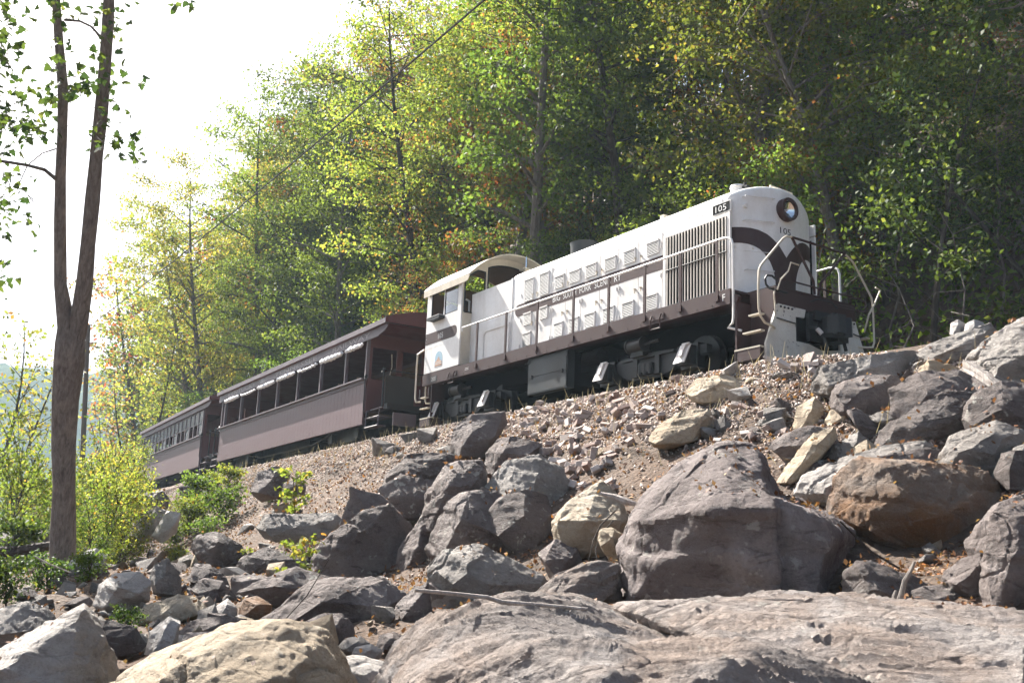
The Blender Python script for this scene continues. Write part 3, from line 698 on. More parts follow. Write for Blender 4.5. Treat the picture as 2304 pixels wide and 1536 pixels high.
# arched roof
def arch(y): return 4.83 - 0.80 * (abs(y) / 1.58) ** 2.1
ysr = np.linspace(-1.58, 1.58, 29); RX0, RX1 = XR - 0.1, -10.30
mb = MB(); mb.grid([[(x, y, arch(y)) for y in ysr] for x in (RX0, -11.5, RX1)] ); mb.grid([[(x, y, arch(y) - 0.035) for y in ysr] for x in (RX0, -11.5, RX1)])
for x in (RX0, RX1): mb.strip([(x, y, arch(y)) for y in ysr], [(x, y, arch(y) - 0.035) for y in ysr])
for y in (-1.58, 1.58): mb.box(RX0, RX1 - 0.25, min(y, y * 0.985), max(y, y * 0.985), arch(y) - 0.20, arch(y) - 0.005)
for y in (-1.58, 1.58): mb.prism([(RX1 - 0.25, arch(y) - 0.20), (RX1 - 0.1, arch(y) - 0.18), (RX1 - 0.03, arch(y) - 0.1), (RX1, arch(y) - 0.02), (RX1 - 0.25, arch(y) - 0.02)], lambda a, b, d: (a, d, b), min(y, y * 0.985), max(y, y * 0.985))
lp(mb, 'cab_roof', 'cream_paint', None, True)
# end walls up to the arch, with window openings
def wall_x(x, name, mat, holes):
    mb_ = MB(); ys_ = sorted(set([-1.46, 1.46] + [q for h_ in holes for q in (h_[0], h_[1])] + list(np.linspace(-1.4, 1.4, 29))))
    for a, b in zip(ys_[:-1], ys_[1:]):
        mid = (a + b) / 2; segs = [(cab_z0, None)]
        hole = [h_ for h_ in holes if h_[0] - 1e-6 <= a and b <= h_[1] + 1e-6]
        za, zb = arch(a) - 0.04, arch(b) - 0.04
        def slab(l0, l1, h0, h1): mb_.hexa([(x - 0.02, a, l0), (x + 0.02, a, l0), (x + 0.02, b, l1), (x - 0.02, b, l1), (x - 0.02, a, h0), (x + 0.02, a, h0), (x + 0.02, b, h1), (x - 0.02, b, h1)])
        if hole:
            h_ = hole[0]; slab(cab_z0, cab_z0, h_[2], h_[2])
            t0 = min(h_[3], za - h_[4]); t1 = min(h_[3], zb - h_[4]); slab(t0, t1, za, zb)
        else: slab(cab_z0, cab_z0, za, zb)
    return lp(mb_, name, mat)
fh_ = [(-1.42, -0.80, 3.08, 4.3, 0.16), (-0.70, 0.42, 3.62, 4.62, 0.2), (0.80, 1.42, 3.08, 4.3, 0.16)]
cf = wall_x(XC, 'cab_front', 'cream_paint', fh_)
for (a, b, z0, z1, dz) in fh_:
    top = [(y, min(z1, arch(y) - 0.04 - dz)) for y in np.linspace(a, b, 9)]
    path = [(XC + 0.025, a, z0)] + [(XC + 0.025, y, z) for y, z in top] + [(XC + 0.025, b, z0), (XC + 0.025, a, z0)]
    wf = lp(MB().tube(path, 0.022, 6), 'cab_window', 'black_rubber', cf)
    mb = MB(); mb.add([(XC, a, z0)] + [(XC, y, z) for y, z in top] + [(XC, b, z0)], [tuple(range(len(top) + 2))]); lp(mb, 'pane', 'window_glass', wf)
mb = MB(); mb.grid([[(XR + 0.03, y, z) for y in np.linspace(-1.44, 1.44, 3)] for z in (1.7, 3.05)]); mb.grid([[(x, y, arch(y) - 0.06) for y in np.linspace(-1.45, 1.45, 15)] for x in (XR, XC - 0.03)]); mb.box(XC - 0.08, XC - 0.03, -1.44, 1.44, 1.65, 3.05); mb.box(-12.3, -11.9, 0.2, 1.2, 1.7, 3.3); lp(mb, 'cab_lining', 'cab_brown')
mb = MB(); mb.tube([(-11.3, -0.95, 2.9), (-11.3, -0.95, 3.55), (-11.33, -1.05, 3.6)], 0.03, 8); lp(mb, 'cab_post', 'lid_metal')
mb = MB(); mb.box(-10.72, -10.3, -0.42, -0.22, 4.38, 4.42); mb.box(-10.62, -10.5, -0.40, -0.25, 4.06, 4.40); lp(mb, 'bell_bracket', 'cream_paint') if False else None
mb = MB(); mb.box(-10.28, -10.16, 0.10, 0.24, 4.0, 4.42); mb.box(-10.4, -10.1, 0.06, 0.34, 4.42, 4.46); hb = lp(mb, 'horn_bracket', 'cream_paint')
lp(MB().cyl((-10.25, 0.18, 4.46), (-10.25, 0.18, 4.8), 0.028, 10), 'antenna', 'chrome', hb)
lp(MB().tube([(-10.1, 0.4, 4.15), (-10.1, 0.5, 4.3), (-10.1, 0.7, 4.28), (-10.1, 0.78, 4.14)], 0.02, 6), 'horn_pipe', 'dark_iron', hb)
# stripe, number and emblem on the cab side
mb = MB(); pts = [(-12.697, 2.437), (-12.697, 2.755)]
for k in range(9):
    w = math.pi / 2 - math.pi * k / 8; pts.append((-11.12 + 0.16 * math.cos(w), 2.596 + 0.16 * math.sin(w)))
mb.prism(pts, lambda a, b, d: (a, d, b), -1.5035, -1.5005); lp(mb, 'cab_stripe', 'brown_paint', cabn)
letters('105', 0.27, 0.15, lambda a, b: (-11.97 + a, -1.506, 2.52 + b), 'number_lettering', 'letter_white', cabn)
mb = MB(); pts = [(-12.10, 1.73)] + [(-11.885 + 0.205 * math.cos(w), 1.96 + 0.2 * math.sin(w)) for w in np.linspace(math.pi, 0, 11)] + [(-11.67, 1.73)]
mb.prism(pts, lambda a, b, d: (a, d, b), -1.5035, -1.5005); em = lp(mb, 'emblem', 'logo_blue', cabn)
mb = MB(); mb.prism([(-12.09, 1.74), (-12.05, 1.88), (-11.96, 1.93), (-11.88, 2.01), (-11.80, 1.9), (-11.70, 1.86), (-11.69, 1.74)], lambda a, b, d: (a, d, b), -1.507, -1.504); lp(mb, 'emblem_hill', 'logo_rust', em)
mb = MB(); mb.box(-12.07, -11.70, -1.5095, -1.5075, 1.80, 1.815); mb.box(-12.03, -11.74, -1.5095, -1.5075, 1.85, 1.86); lp(mb, 'emblem_lines', 'letter_white', em)
bp_ = lp(MB().box(-12.22, -11.88, -1.536, -1.531, 1.32, 1.48), 'sill_plate', 'steel_grey', frame)
letters('205', 0.22, 0.10, lambda a, b: (-12.16 + a, -1.538, 1.35 + b), 'plate_lettering', 'letter_grey', frame)
letters('F', 0.07, 0.13, lambda a, b: (-0.93 + a, -1.533, 1.36 + b), 'end_lettering', 'letter_white', frame)
mb = MB(); mb.box(-10.38, -10.2, -1.534, -1.531, 1.40, 1.415); mb.box(-10.38, -10.2, -1.534, -1.531, 1.44, 1.455); lp(mb, 'sill_mark', 'lid_metal', frame)
mb = MB()
for x in np.arange(XR + 0.06, XC - 0.05, 0.085): mb.cyl((x, -1.5, 2.33), (x, -1.509, 2.33), 0.009, 5)
for z in np.arange(1.7, 3.9, 0.1): mb.cyl((XR + 0.05, -1.5, z), (XR + 0.05, -1.509, z), 0.009, 5)
tag(lp(mb, 'rivets', 'white_paint', cabn), kind='stuff')
mb = MB(); mb.hexa([(XC, -1.5, 1.56), (XC + 0.45, -1.2, 1.56), (XC + 0.45, -1.19, 1.60), (XC, -1.3, 1.6), (XC, -1.5, 1.62), (XC + 0.02, -1.2, 1.62), (XC + 0.02, -1.19, 1.7), (XC, -1.3, 1.7)]) if False else mb.box(XR, XC, -1.497, 1.497, 1.575, 1.618); lp(mb, 'cab_base', 'brown_paint')
# ---- handrails
for s in (-1, 1):
    y = s * 1.50
    path = [(XC + 0.12, y, 2.50), (XC + 0.12, y, 2.60), (-5.5, y, 2.605), (-0.95, y, 2.605), (-0.82, y, 2.59), (-0.72, y, 2.53), (-0.68, y, 2.42), (-0.68, y, 1.0), (-0.70, y, 0.9), (-0.78, y * 1.03, 0.82), (-0.55, y * 0.95, 0.74)]
    rail_ = lp(MB().tube(path, 0.024, 8), 'handrail', 'white_paint', None, True)
    for x in (-9.86, -8.485, -7.12, -5.675, -4.395, -3.2, -2.115, -1.085):
        mb = MB(); y0, y1 = sorted((s * 1.533, s * 1.505)); mb.box(x - 0.035, x + 0.035, y0, y1, 1.355, 2.60); mb.box(x - 0.03, x + 0.06, *sorted((s * 1.533, s * 1.56)), 1.38, 1.50); lp(mb, 'stanchion', 'brown_paint', rail_)
fx_ = 0.10
gl_ = lp(MB().tube([(-0.0, -1.15, 0.73), (fx_, -1.3, 0.73), (fx_, -1.5, 0.76), (fx_, -1.61, 0.86), (fx_, -1.65, 1.0), (fx_, -1.655, 1.4), (fx_, -1.635, 1.72), (fx_, -1.58, 1.82), (fx_, -1.0, 2.44), (fx_, -0.9, 2.51), (fx_, -0.74, 2.525)], 0.022, 8), 'end_handrail', 'cream_paint', None, True)
gr_ = lp(MB().tube([(0, 1.12, 0.73), (fx_, 1.3, 0.73), (fx_, 1.45, 0.76), (fx_, 1.5, 0.86), (fx_, 1.5, 1.6), (fx_, 1.47, 1.75), (fx_, 1.04, 2.28), (fx_, 0.95, 2.38), (fx_, 0.72, 2.5)], 0.021, 8), 'end_handrail', 'cream_paint', None, True)
lp(MB().tube([(fx_, -0.76, 2.525), (fx_, 0.74, 2.505)], 0.024, 8), 'end_crossbar', 'brown_paint')
lp(MB().tube([(fx_, -0.76, 2.525), (fx_ - 0.03, -0.16, 1.79), (fx_ - 0.06, -0.1, 1.55)], 0.026, 8), 'end_brace', 'brown_paint')
lp(MB().tube([(fx_, 0.72, 2.505), (fx_ - 0.03, 0.05, 1.80), (fx_ - 0.06, 0.0, 1.55)], 0.026, 8), 'end_brace', 'brown_paint')
lp(MB().tube([(fx_ - 0.1, -1.1, 1.67), (fx_, -1.3, 1.67), (fx_, -1.43, 1.655), (fx_, -1.48, 1.58), (fx_, -1.46, 1.48), (fx_, -1.38, 1.425), (fx_, -1.2, 1.42), (fx_, -0.9, 1.42)], 0.02, 8), 'drop_handle', 'dark_iron')
lp(MB().tube([(fx_, -1.1, 1.665), (fx_, 1.1, 1.66), (fx_, 1.24, 1.64), (fx_, 1.29, 1.56), (fx_, 1.27, 1.46), (fx_, 1.15, 1.42), (fx_, 0.2, 1.42)], 0.018, 8), 'end_rail', 'brown_paint')
lp(MB().tube([(fx_ + 0.12, -0.72, 1.96), (fx_ + 0.12, -0.93, 1.97), (fx_ + 0.1, -0.98, 1.8), (fx_ + 0.06, -1.14, 1.62), (fx_ + 0.03, -1.2, 1.42)], 0.016, 6), 'uncoupling_lever', 'cream_paint')
lp(MB().tube([(fx_ + 0.04, 1.55, 1.97), (fx_ + 0.04, 1.69, 1.94), (fx_ + 0.04, 1.50, 1.62), (fx_ + 0.02, 1.34, 1.38), (0.0, 1.34, 1.05)], 0.018, 6), 'uncoupling_lever', 'cream_paint')
lp(MB().tube([(fx_ + 0.02, -1.26, 1.40), (fx_ + 0.02, -1.28, 1.32), (fx_, -1.24, 1.18), (fx_, -1.24, 0.98)], 0.016, 6), 'lever_arm', 'cream_paint')
lp(MB().tube([(0.02, -0.2, 1.40), (0.12, -0.1, 1.44), (0.14, 0.25, 1.44), (0.1, 0.45, 1.36)], 0.013, 6), 'uncoupling_rod', 'dark_iron')
mb = MB(); mb.cyl((-0.64, -1.43, 1.36), (-0.64, -1.5, 1.36), 0.085, 18); lp(mb, 'sill_cap', 'brown_paint')
# rear end handrails
for y in (-1.3, -1.62):
    lp(MB().tube([(XR - 0.12, y * 0.9, 2.35), (XR - 0.2, y, 2.2), (XR - 0.22, y, 1.9), (XR - 0.2, y, 0.95), (XR - 0.14, y, 0.84), (XR - 0.02, y * 0.95, 0.84)], 0.025, 8), 'end_handrail', 'cream_paint', None, True)
# stirrups under the sill
for x in (-11.0, -2.78):
    mb = MB(); mb.box(x - 0.2, x + 0.2, -1.547, -1.531, 1.34, 1.46)
    st_ = lp(mb, 'stirrup_bracket', 'brown_paint')
    lp(MB().tube([(x - 0.14, -1.56, 1.44), (x - 0.14, -1.60, 1.34), (x - 0.16, -1.58, 1.15), (x + 0.14, -1.58, 1.15), (x + 0.14, -1.60, 1.34), (x + 0.14, -1.56, 1.44)], 0.016, 6), 'stirrup', 'brown_paint', st_)
# battery box / tank under the sill
mb = MB(); mb.box(-7.57, -5.98, -1.42, -1.22, 0.40, 1.272); mb.box(-7.4, -6.1, -1.2, 1.3, 0.5, 1.25) if False else None; bb = lp(mb, 'battery_box', 'steel_grey')
for z0, z1 in ((0.43, 0.80), (0.82, 1.25)): lp(MB().box(-7.54, -6.01, -1.436, -1.421, z0, z1), 'box_cover', 'steel_grey', bb)
mb = MB()
for x, z in ((-7.42, 0.80), (-6.2, 0.79), (-7.58, 1.18), (-6.0, 1.14)):
    mb = MB(); mb.box(x - 0.1, x + 0.1, -1.452, -1.438, z - 0.012, z + 0.012); mb.cyl((x + 0.05, -1.45, z - 0.04), (x + 0.05, -1.45, z + 0.05), 0.018, 6)
    lp(mb, 'box_latch', 'dark_iron', bb)
mb = MB(); mb.box(-7.5, -6.05, -1.2, 1.2, 0.5, 1.25); mb.box(-5.9, -4.9, -1.1, 1.1, 0.75, 1.2); mb.box(-9.2, -7.7, -1.1, 1.1, 0.8, 1.24); mb.box(-9.3, -4.8, -0.3, 0.3, 0.9, 1.0); mb.cyl((-5.6, -1.2, 1.0), (-5.0, -1.2, 1.0), 0.14, 14); lp(mb, 'underframe_dark_gear', 'shade_black')  # shade behind the battery box is put into this near-black bulk
# ---- trucks
for xc_ in (-3.50, -10.92):
    tmb = MB(); tmb.box(xc_ - 0.5, xc_ + 0.5, -1.0, 1.0, 0.5, 0.72); trk = lp(tmb, 'truck', 'dark_iron')
    for s in (-1, 1):
        y0, y1 = sorted((s * 1.02, s * 1.16))
        pr = [(-1.75, 0.56), (-1.75, 0.74), (-1.05, 0.74), (-0.68, 0.80), (0.0, 0.83), (0.68, 0.80), (1.05, 0.74), (1.75, 0.74), (1.75, 0.56), (1.0, 0.52), (0.72, 0.36), (0.45, 0.30), (-0.45, 0.30), (-0.72, 0.36), (-1.0, 0.52)]
        lp(MB().prism([(xc_ + a, b) for a, b in pr], lambda a, b, d: (a, d, b), y0, y1), 'side_frame', 'truck_iron', trk)
        y0, y1 = sorted((s * 1.16, s * 1.22))
        mb = MB(); mb.box(xc_ - 0.85, xc_ + 0.85, y0, y1, 0.72, 0.77); mb.box(xc_ - 0.42, xc_ - 0.28, y0, y1, 0.34, 0.72); mb.box(xc_ + 0.28, xc_ + 0.42, y0, y1, 0.34, 0.72); mb.box(xc_ - 0.2, xc_ + 0.2, *sorted((s * 1.1, s * 1.26)), 0.42, 0.6); lp(mb, 'frame_rib', 'truck_iron', trk)
        mb = MB()
        for k in range(3): mb.cyl((xc_ - 0.16 + 0.16 * k, s * 1.22, 0.36), (xc_ - 0.16 + 0.16 * k, s * 1.22, 0.58), 0.06, 10)
        lp(mb, 'spring', 'truck_iron', trk)
        mb = MB(); mb.cyl((xc_ - 0.42, s * 1.28, 1.0), (xc_ + 0.02, s * 1.28, 1.0), 0.14, 16); mb.cyl((xc_ - 0.46, s * 1.28, 1.0), (xc_ - 0.42, s * 1.28, 1.0), 0.16, 16); mb.cyl((xc_ + 0.0, s * 1.28, 1.0), (xc_ + 0.04, s * 1.28, 1.0), 0.16, 16); mb.cyl((xc_ + 0.04, s * 1.28, 1.0), (xc_ + 0.5, s * 1.28, 1.0), 0.035, 8); mb.box(xc_ - 0.4, xc_, *sorted((s * 1.05, s * 1.3)), 0.76, 0.9)
        lp(mb, 'brake_cylinder', 'truck_iron', trk, True)
        for dx in (-1.30, 1.30):
            x = xc_ + dx
            mb = MB(); mb.box(x - 0.19, x + 0.19, *sorted((s * 1.0, s * 1.34)), 0.36, 0.74); mb.box(x - 0.25, x + 0.25, *sorted((s * 1.0, s * 1.2)), 0.3, 0.8); jb = lp(mb, 'journal_box', 'truck_iron', trk)
            mb = MB(); ya, yb = s * 1.36, s * 1.46
            mb.hexa([(x - 0.20, yb, 0.38), (x + 0.13, yb, 0.38), (x + 0.13, yb - s * 0.02, 0.38), (x - 0.20, yb - s * 0.02, 0.38), (x - 0.08, ya, 0.75), (x + 0.22, ya, 0.75), (x + 0.22, ya - s * 0.02, 0.75), (x - 0.08, ya - s * 0.02, 0.75)])
            ld = lp(mb, 'journal_lid', 'lid_metal', jb)
            mb = MB(); mb.hexa([(x - 0.03, yb - s * 0.01 + s * 0.025, 0.5), (x + 0.06, yb - s * 0.01 + s * 0.025, 0.5), (x + 0.06, yb - s * 0.03, 0.5), (x - 0.03, yb - s * 0.03, 0.5), (x + 0.03, ya + s * 0.045, 0.77), (x + 0.13, ya + s * 0.045, 0.77), (x + 0.13, ya, 0.77), (x + 0.03, ya, 0.77)]); mb.cyl((x + 0.0, ya + s * 0.02, 0.755), (x + 0.2, ya + s * 0.02, 0.755), 0.025, 8); lp(mb, 'lid_hinge', 'lid_metal', ld)
    for dx in (-1.30, 1.30):
        mb = MB()
        for s in (-1, 1):
            mb.cyl((xc_ + dx, s * 0.70, 0.51), (xc_ + dx, s * 0.83, 0.51), 0.508, 36); mb.cyl((xc_ + dx, s * 0.67, 0.51), (xc_ + dx, s * 0.70, 0.51), 0.535, 36); mb.cyl((xc_ + dx, s * 0.83, 0.51), (xc_ + dx, s * 0.86, 0.51), 0.16, 20)
        mb.cyl((xc_ + dx, -0.8, 0.51), (xc_ + dx, 0.8, 0.51), 0.09, 12)
        lp(mb, 'wheel_set', 'dark_iron', trk, True)

# ------------------------------------------------------------------ passenger coaches
def coach_shell(root, L0, L1, B0, B1, roof_mat):
    """roof from local x L1..L0 (negative is backwards), body B1..B0"""
    top = lambda y: 4.02 - 0.36 * (abs(y) / 1.72) ** 2
    ys_ = np.linspace(-1.72, 1.72, 15)
    mb = MB(); mb.grid([[(x, y, top(y)) for y in ys_] for x in (L1, (L0 + L1) / 2, L0)])
    roof = mb.build('roof', M[roof_mat], root, True)
    for s in (-1, 1):
        y0, y1 = sorted((s * 1.73, s * 1.69)); MB().box(L1, L0, y0, y1, 3.50, 3.655).build('roof_edge', M['coach_trim'], roof)
    for x0, x1 in ((L0 - 0.02, L0 + 0.02), (L1 - 0.02, L1 + 0.02)):
        mb = MB()
        for a, b in zip(ys_[:-1], ys_[1:]):
            mb.hexa([(x0, a, 3.52), (x1, a, 3.52), (x1, b, 3.52), (x0, b, 3.52), (x0, a, top(a) + 0.01), (x1, a, top(a) + 0.01), (x1, b, top(b) + 0.01), (x0, b, top(b) + 0.01)])
        mb.build('roof_end', M['coach_red'], roof)
    mb = MB(); mb.grid([[(x, y, min(3.49, top(y) - 0.1)) for y in (-1.7, 0, 1.7)] for x in (L1 + 0.03, L0 - 0.03)]); mb.build('ceiling', M['coach_red'], roof)
    return roof

def siding(root, B0, B1, s, z0, z1, mat, w=0.30):
    y0, y1 = sorted((s * 1.50, s * 1.555)); base = MB().box(B1, B0, y0, y1, z0, z1).build('side_wall', M[mat], root)
    n = int(round((B0 - B1) / w)); ww = (B0 - B1) / n; me = None
    y0, y1 = sorted((s * 0.0, s * 0.012))
    for i in range(n):
        if me is None: me = MB().box(-ww / 2 + 0.004, ww / 2 - 0.004, y0, y1, z0 + 0.01, z1 - 0.01).mesh('board', M[mat])
        new_obj('board', me, base, (B1 + ww * (i + 0.5), s * 1.5555, 0))
    return base

def bogie(root, xc_):
    b = MB().box(xc_ - 0.3, xc_ + 0.3, -0.9, 0.9, 0.45, 0.62).build('truck', M['dark_iron'], root)
    for s in (-1, 1):
        y0, y1 = sorted((s * 1.0, s * 1.1))
        MB().prism([(xc_ + a, z) for a, z in [(-1.5, 0.5), (-1.45, 0.68), (-0.6, 0.72), (0.6, 0.72), (1.45, 0.68), (1.5, 0.5), (0.7, 0.3), (-0.7, 0.3)]], lambda a, z, d: (a, d, z), y0, y1).build('side_frame', M['truck_iron'], b)
        for dx in (-1.1, 1.1): MB().box(xc_ + dx - 0.16, xc_ + dx + 0.16, *sorted((s * 1.0, s * 1.28)), 0.32, 0.62).build('journal_box', M['truck_iron'], b)
    for dx in (-1.1, 1.1):
        mb = MB()
        for s in (-1, 1): mb.cyl((xc_ + dx, s * 0.69, 0.46), (xc_ + dx, s * 0.82, 0.46), 0.45, 28)
        mb.cyl((xc_ + dx, -0.8, 0.46), (xc_ + dx, 0.8, 0.46), 0.08, 10); mb.build('wheel_set', M['dark_iron'], b, True)

def platform_end(root, xb, e, dark_panel=False):
    """platform beyond the body end at xb; e=+1 towards the locomotive"""
    X = lambda a: xb + e * a
    def bx(mb_, a0, a1, y0, y1, z0, z1): x0, x1 = sorted((X(a0), X(a1))); mb_.box(x0, x1, y0, y1, z0, z1)
    mb = MB(); bx(mb, 0.0, 1.35, -1.0, 1.0, 1.0, 1.12); bx(mb, 1.2, 1.42, -1.4, 1.4, 0.95, 1.12); bx(mb, 0.0, 1.4, -0.3, 0.3, 0.7, 1.0); pl = mb.build('platform', M['dark_iron'], root)
    for s in (-1, 1):
        st = MB(); 
        for k, z in enumerate((1.02, 0.74, 0.46)): 
            y0, y1 = sorted((s * (1.05 + 0.1 * k), s * (1.40 + 0.06 * k))); bx(st, 0.18, 1.08, y0, y1, z, z + 0.035)
        o = st.build('step', M['coach_trim'], root)
        m2 = MB()
        for a in (0.15, 1.10):
            m2.tube([(X(a), s * 1.08, 1.02), (X(a), s * 1.5, 1.0), (X(a), s * 1.52, 0.46)], 0.022, 6)
        m2.tube([(X(0.15), s * 1.53, 0.47), (X(1.10), s * 1.53, 0.47)], 0.02, 6); m2.tube([(X(0.15), s * 1.50, 0.76), (X(1.10), s * 1.50, 0.76)], 0.02, 6)
        m2.build('step_frame', M['coach_trim'], o)
        m3 = MB(); m3.tube([(X(1.14), s * 1.44, 1.02), (X(1.14), s * 1.44, 2.12), (X(1.14), s * 1.44, 2.18)], 0.03, 8); m3.cyl((X(1.14), s * 1.44, 2.14), (X(1.14), s * 1.44, 2.22), 0.05, 8); m3.cyl((X(1.05), s * 1.46, 2.1), (X(1.12), s * 1.46, 2.1), 0.035, 8); m3.build('rail_post', M['dark_iron'], root, True)
        m3 = MB(); m3.tube([(X(0.06), s * 1.56, 2.08), (X(0.10), s * 1.6, 2.0), (X(0.10), s * 1.6, 1.1), (X(0.05), s * 1.56, 1.04)], 0.016, 6); m3.cyl((X(0.05), s * 1.57, 2.08), (X(0.12), s * 1.57, 2.12), 0.045, 8); m3.build('grab_rail', M['dark_iron'], root)
    mb = MB(); mb.tube([(X(1.25), -1.44, 2.14), (X(1.27), 0, 2.14), (X(1.25), 1.44, 2.14)], 0.02, 6); mb.build('end_rail', M['dark_iron'], root)
    if dark_panel:
        for s in (-1, 1):
            mb = MB(); x0, x1 = sorted((X(1.22), X(1.25))); mb.box(x0, x1, *sorted((s * 1.42, s * 0.45)), 1.12, 2.0); mb.build('end_panel', M['steel_grey'], root)
        mb = MB(); x0, x1 = sorted((X(1.28), X(1.5))); mb.box(x0, x1, 0.1, 0.9, 1.02, 1.1); mb.build('foot_plate', M['yellow_paint'], root)
        mb = MB(); x0, x1 = sorted((X(1.75), X(1.8))); mb.box(x0, x1, -1.35, -0.6, 0.42, 0.80); mb.build('drop_plate', M['coach_trim'], root)

def end_wall(root, x, e, door=True):
    mb = MB(); x0, x1 = sorted((x, x + e * 0.05))
    mb.box(x0, x1, -1.5, -0.48, 1.0, 2.05); mb.box(x0, x1, 0.48, 1.5, 1.0, 2.05); mb.box(x0, x1, -1.5, 1.5, 3.05, 3.5)
    for y in (-1.44, -0.48, 0.48, 1.44): mb.box(x0, x1, y - 0.06, y + 0.06, 2.05, 3.05)
    w = mb.build('end_wall', M['coach_red'], root)
    if door:
        mb = MB(); mb.box(x0, x1, -0.42, 0.42, 1.02, 2.02); mb.box(x0, x1, -0.42, -0.34, 2.02, 3.03); mb.box(x0, x1, 0.34, 0.42, 2.02, 3.03); d = mb.build('door', M['coach_red'], w)
        MB().tube([(x + e * 0.08, 0.3, 1.6), (x + e * 0.1, 0.3, 1.75), (x + e * 0.08, 0.3, 1.9)], 0.015, 6).build('handle', M['lid_metal'], d)
    return w

# --- open-sided coach behind the locomotive
c1 = empty('open_coach', (-14.5, 0, 0), -0.0355)
tag(c1, 'brown open-sided excursion coach coupled right behind the locomotive', 'railway coach')
coach_shell(c1, -0.36, -18.0, -2.0, -17.6, 'roof_grey')
posts = [-1.97, -3.66, -5.88, -8.13, -10.35, -12.62, -14.85, -17.08, -17.5]
for s in (-1, 1):
    siding(c1, -2.0, -17.6, s, 0.60, 1.98, 'coach_paint')
    mb = MB(); mb.box(-17.62, -1.98, *sorted((s * 1.50, s * 1.70)), 2.0, 2.045); mb.box(-17.62, -1.98, *sorted((s * 1.571, s * 1.60)), 1.90, 1.998); mb.build('window_sill', M['coach_trim'], c1)
    for i, x in enumerate(posts):
        mb = MB(); mb.box(x - 0.045, x + 0.045, *sorted((s * 1.48, s * 1.585)), 2.046, 3.29); mb.build('window_post', M['coach_trim'] if i not in (0,) else M['coach_trim'], c1)
    mb = MB(); mb.prism([(-17.9, 3.49), (-0.4, 3.49), (-0.42, 3.40), (-0.55, 3.33), (-0.85, 3.27), (-1.0, 3.25), (-1.05, 3.22), (-17.4, 3.22), (-17.55, 3.18), (-17.9, 3.20)], lambda a, b, d: (a, d, b), *sorted((s * 1.60, s * 1.63))); fa = mb.build('letter_board', M['coach_trim'], c1)
    if s < 0:
        for wd, a0, a1 in (('KENTUCKY', -16.6, -12.9), ('&', -12.3, -11.9), ('TENNESSEE', -10.6, -6.2), ('RAILWAY', -4.75, -1.7)):
            Vt, Ft = text_shape(wd, a1 - a0, 0.15); mb = MB(); mb.add([(a0 + a, -1.6325, 3.29 + b) for a, b in Vt], Ft); o = new_obj('board_lettering', mb.mesh('board_lettering', M['letter_grey'], False, (0, 0, 0), False), fa)
    # rolled-up clear curtains under the letter board
    for i in range(7):
        a, b = posts[i + 1] + 0.15, posts[i] - 0.15
        n = 26; P_ = []; Rr = []
        for k in range(n):
            tq = k / (n - 1); x = b + (a - b) * tq
            P_.append((x, s * (1.665 + 0.012 * math.sin(k * 2.1 + i)), 3.12 + 0.022 * math.sin(k * 1.7 + i * 2) - 0.05 * math.sin(math.pi * tq) * (i % 3) * 0.4)); Rr.append((0.062 + 0.02 * math.sin(i * 2.2)) * (0.55 + 0.45 * math.sin(math.pi * tq) ** 0.4) + 0.016 * math.sin(k * 2.9 + i * 1.3))
        MB().tube(P_, Rr, 8).build('rolled_curtain', M['curtain_white'], c1, True)
end_wall(c1, -2.0, 1); end_wall(c1, -17.6, -1)
MB().box(-17.6, -2.0, -1.49, 1.49, 1.0, 1.08).build('floor', M['wood_inside'], c1)
for k, x in enumerate(np.arange(-3.0, -17, -1.55)):
    for s in (-1, 1):
        mb = MB(); y0, y1 = sorted((s * 0.35, s * 1.4)); mb.box(x - 0.05, x, y0, y1, 1.45, 2.25); mb.box(x, x + 0.42, y0, y1, 1.45, 1.52); mb.box(x + 0.05, x + 0.12, y0 + 0.1, y0 + 0.16, 1.08, 1.45); mb.box(x + 0.05, x + 0.12, y1 - 0.16, y1 - 0.1, 1.08, 1.45); mb.build('bench', M['wood_inside'], c1)
# far-side slatted blinds that darken the inside
for i in range(7):
    a, b = posts[i + 1] + 0.05, posts[i] - 0.05
    bl = MB().box(a, b, 1.44, 1.455, 2.06, 3.28).build('blind', M['wood_inside'], c1)
    mb = MB()
    for z in np.arange(2.1, 3.25, 0.1): mb.box(a + 0.01, b - 0.01, 1.42, 1.436, z, z + 0.075)
    tag(mb.build('blind_slats', M['wood_inside'], bl), kind='stuff')
mb = MB(); mb.box(-17.4, -2.2, -0.35, 0.35, 0.75, 0.98); mb.box(-17.5, -2.1, -1.42, -1.34, 0.86, 0.99); mb.box(-17.5, -2.1, 1.34, 1.42, 0.86, 0.99); mb.build('underframe', M['dark_iron'], c1)
mb = MB(); mb.tube([(-3.2, -1.3, 0.9), (-7.0, -1.25, 0.42), (-12.5, -1.25, 0.42), (-16.2, -1.3, 0.9)], 0.035, 6); mb.box(-11.5, -8.5, -0.8, 0.8, 0.4, 0.8); mb.build('truss_rod', M['dark_iron'], c1)
platform_end(c1, -2.0, 1, True); platform_end(c1, -17.6, -1)
bogie(c1, -4.2); bogie(c1, -15.4)
mb = MB(); mb.tube([(-1.55, 0.55, 3.02), (-1.55, 0.75, 3.02), (-1.55, 0.82, 2.98), (-1.55, 0.80, 2.5), (-1.55, 0.74, 2.2)], 0.028, 8); mb.build('platform_pole', M['cream_paint'], c1, True)
mb = MB(); mb.tube([(-1.9, -0.75, 2.9), (-1.9, -0.72, 2.5), (-1.88, -0.82, 2.1)], 0.015, 6); mb.build('rope', M['cream_paint'], c1)
mb = MB(); mb.box(-1.94, -1.91, -0.9, -0.5, 1.1, 2.0); mb.build('door_panel', M['coach_red'], c1)

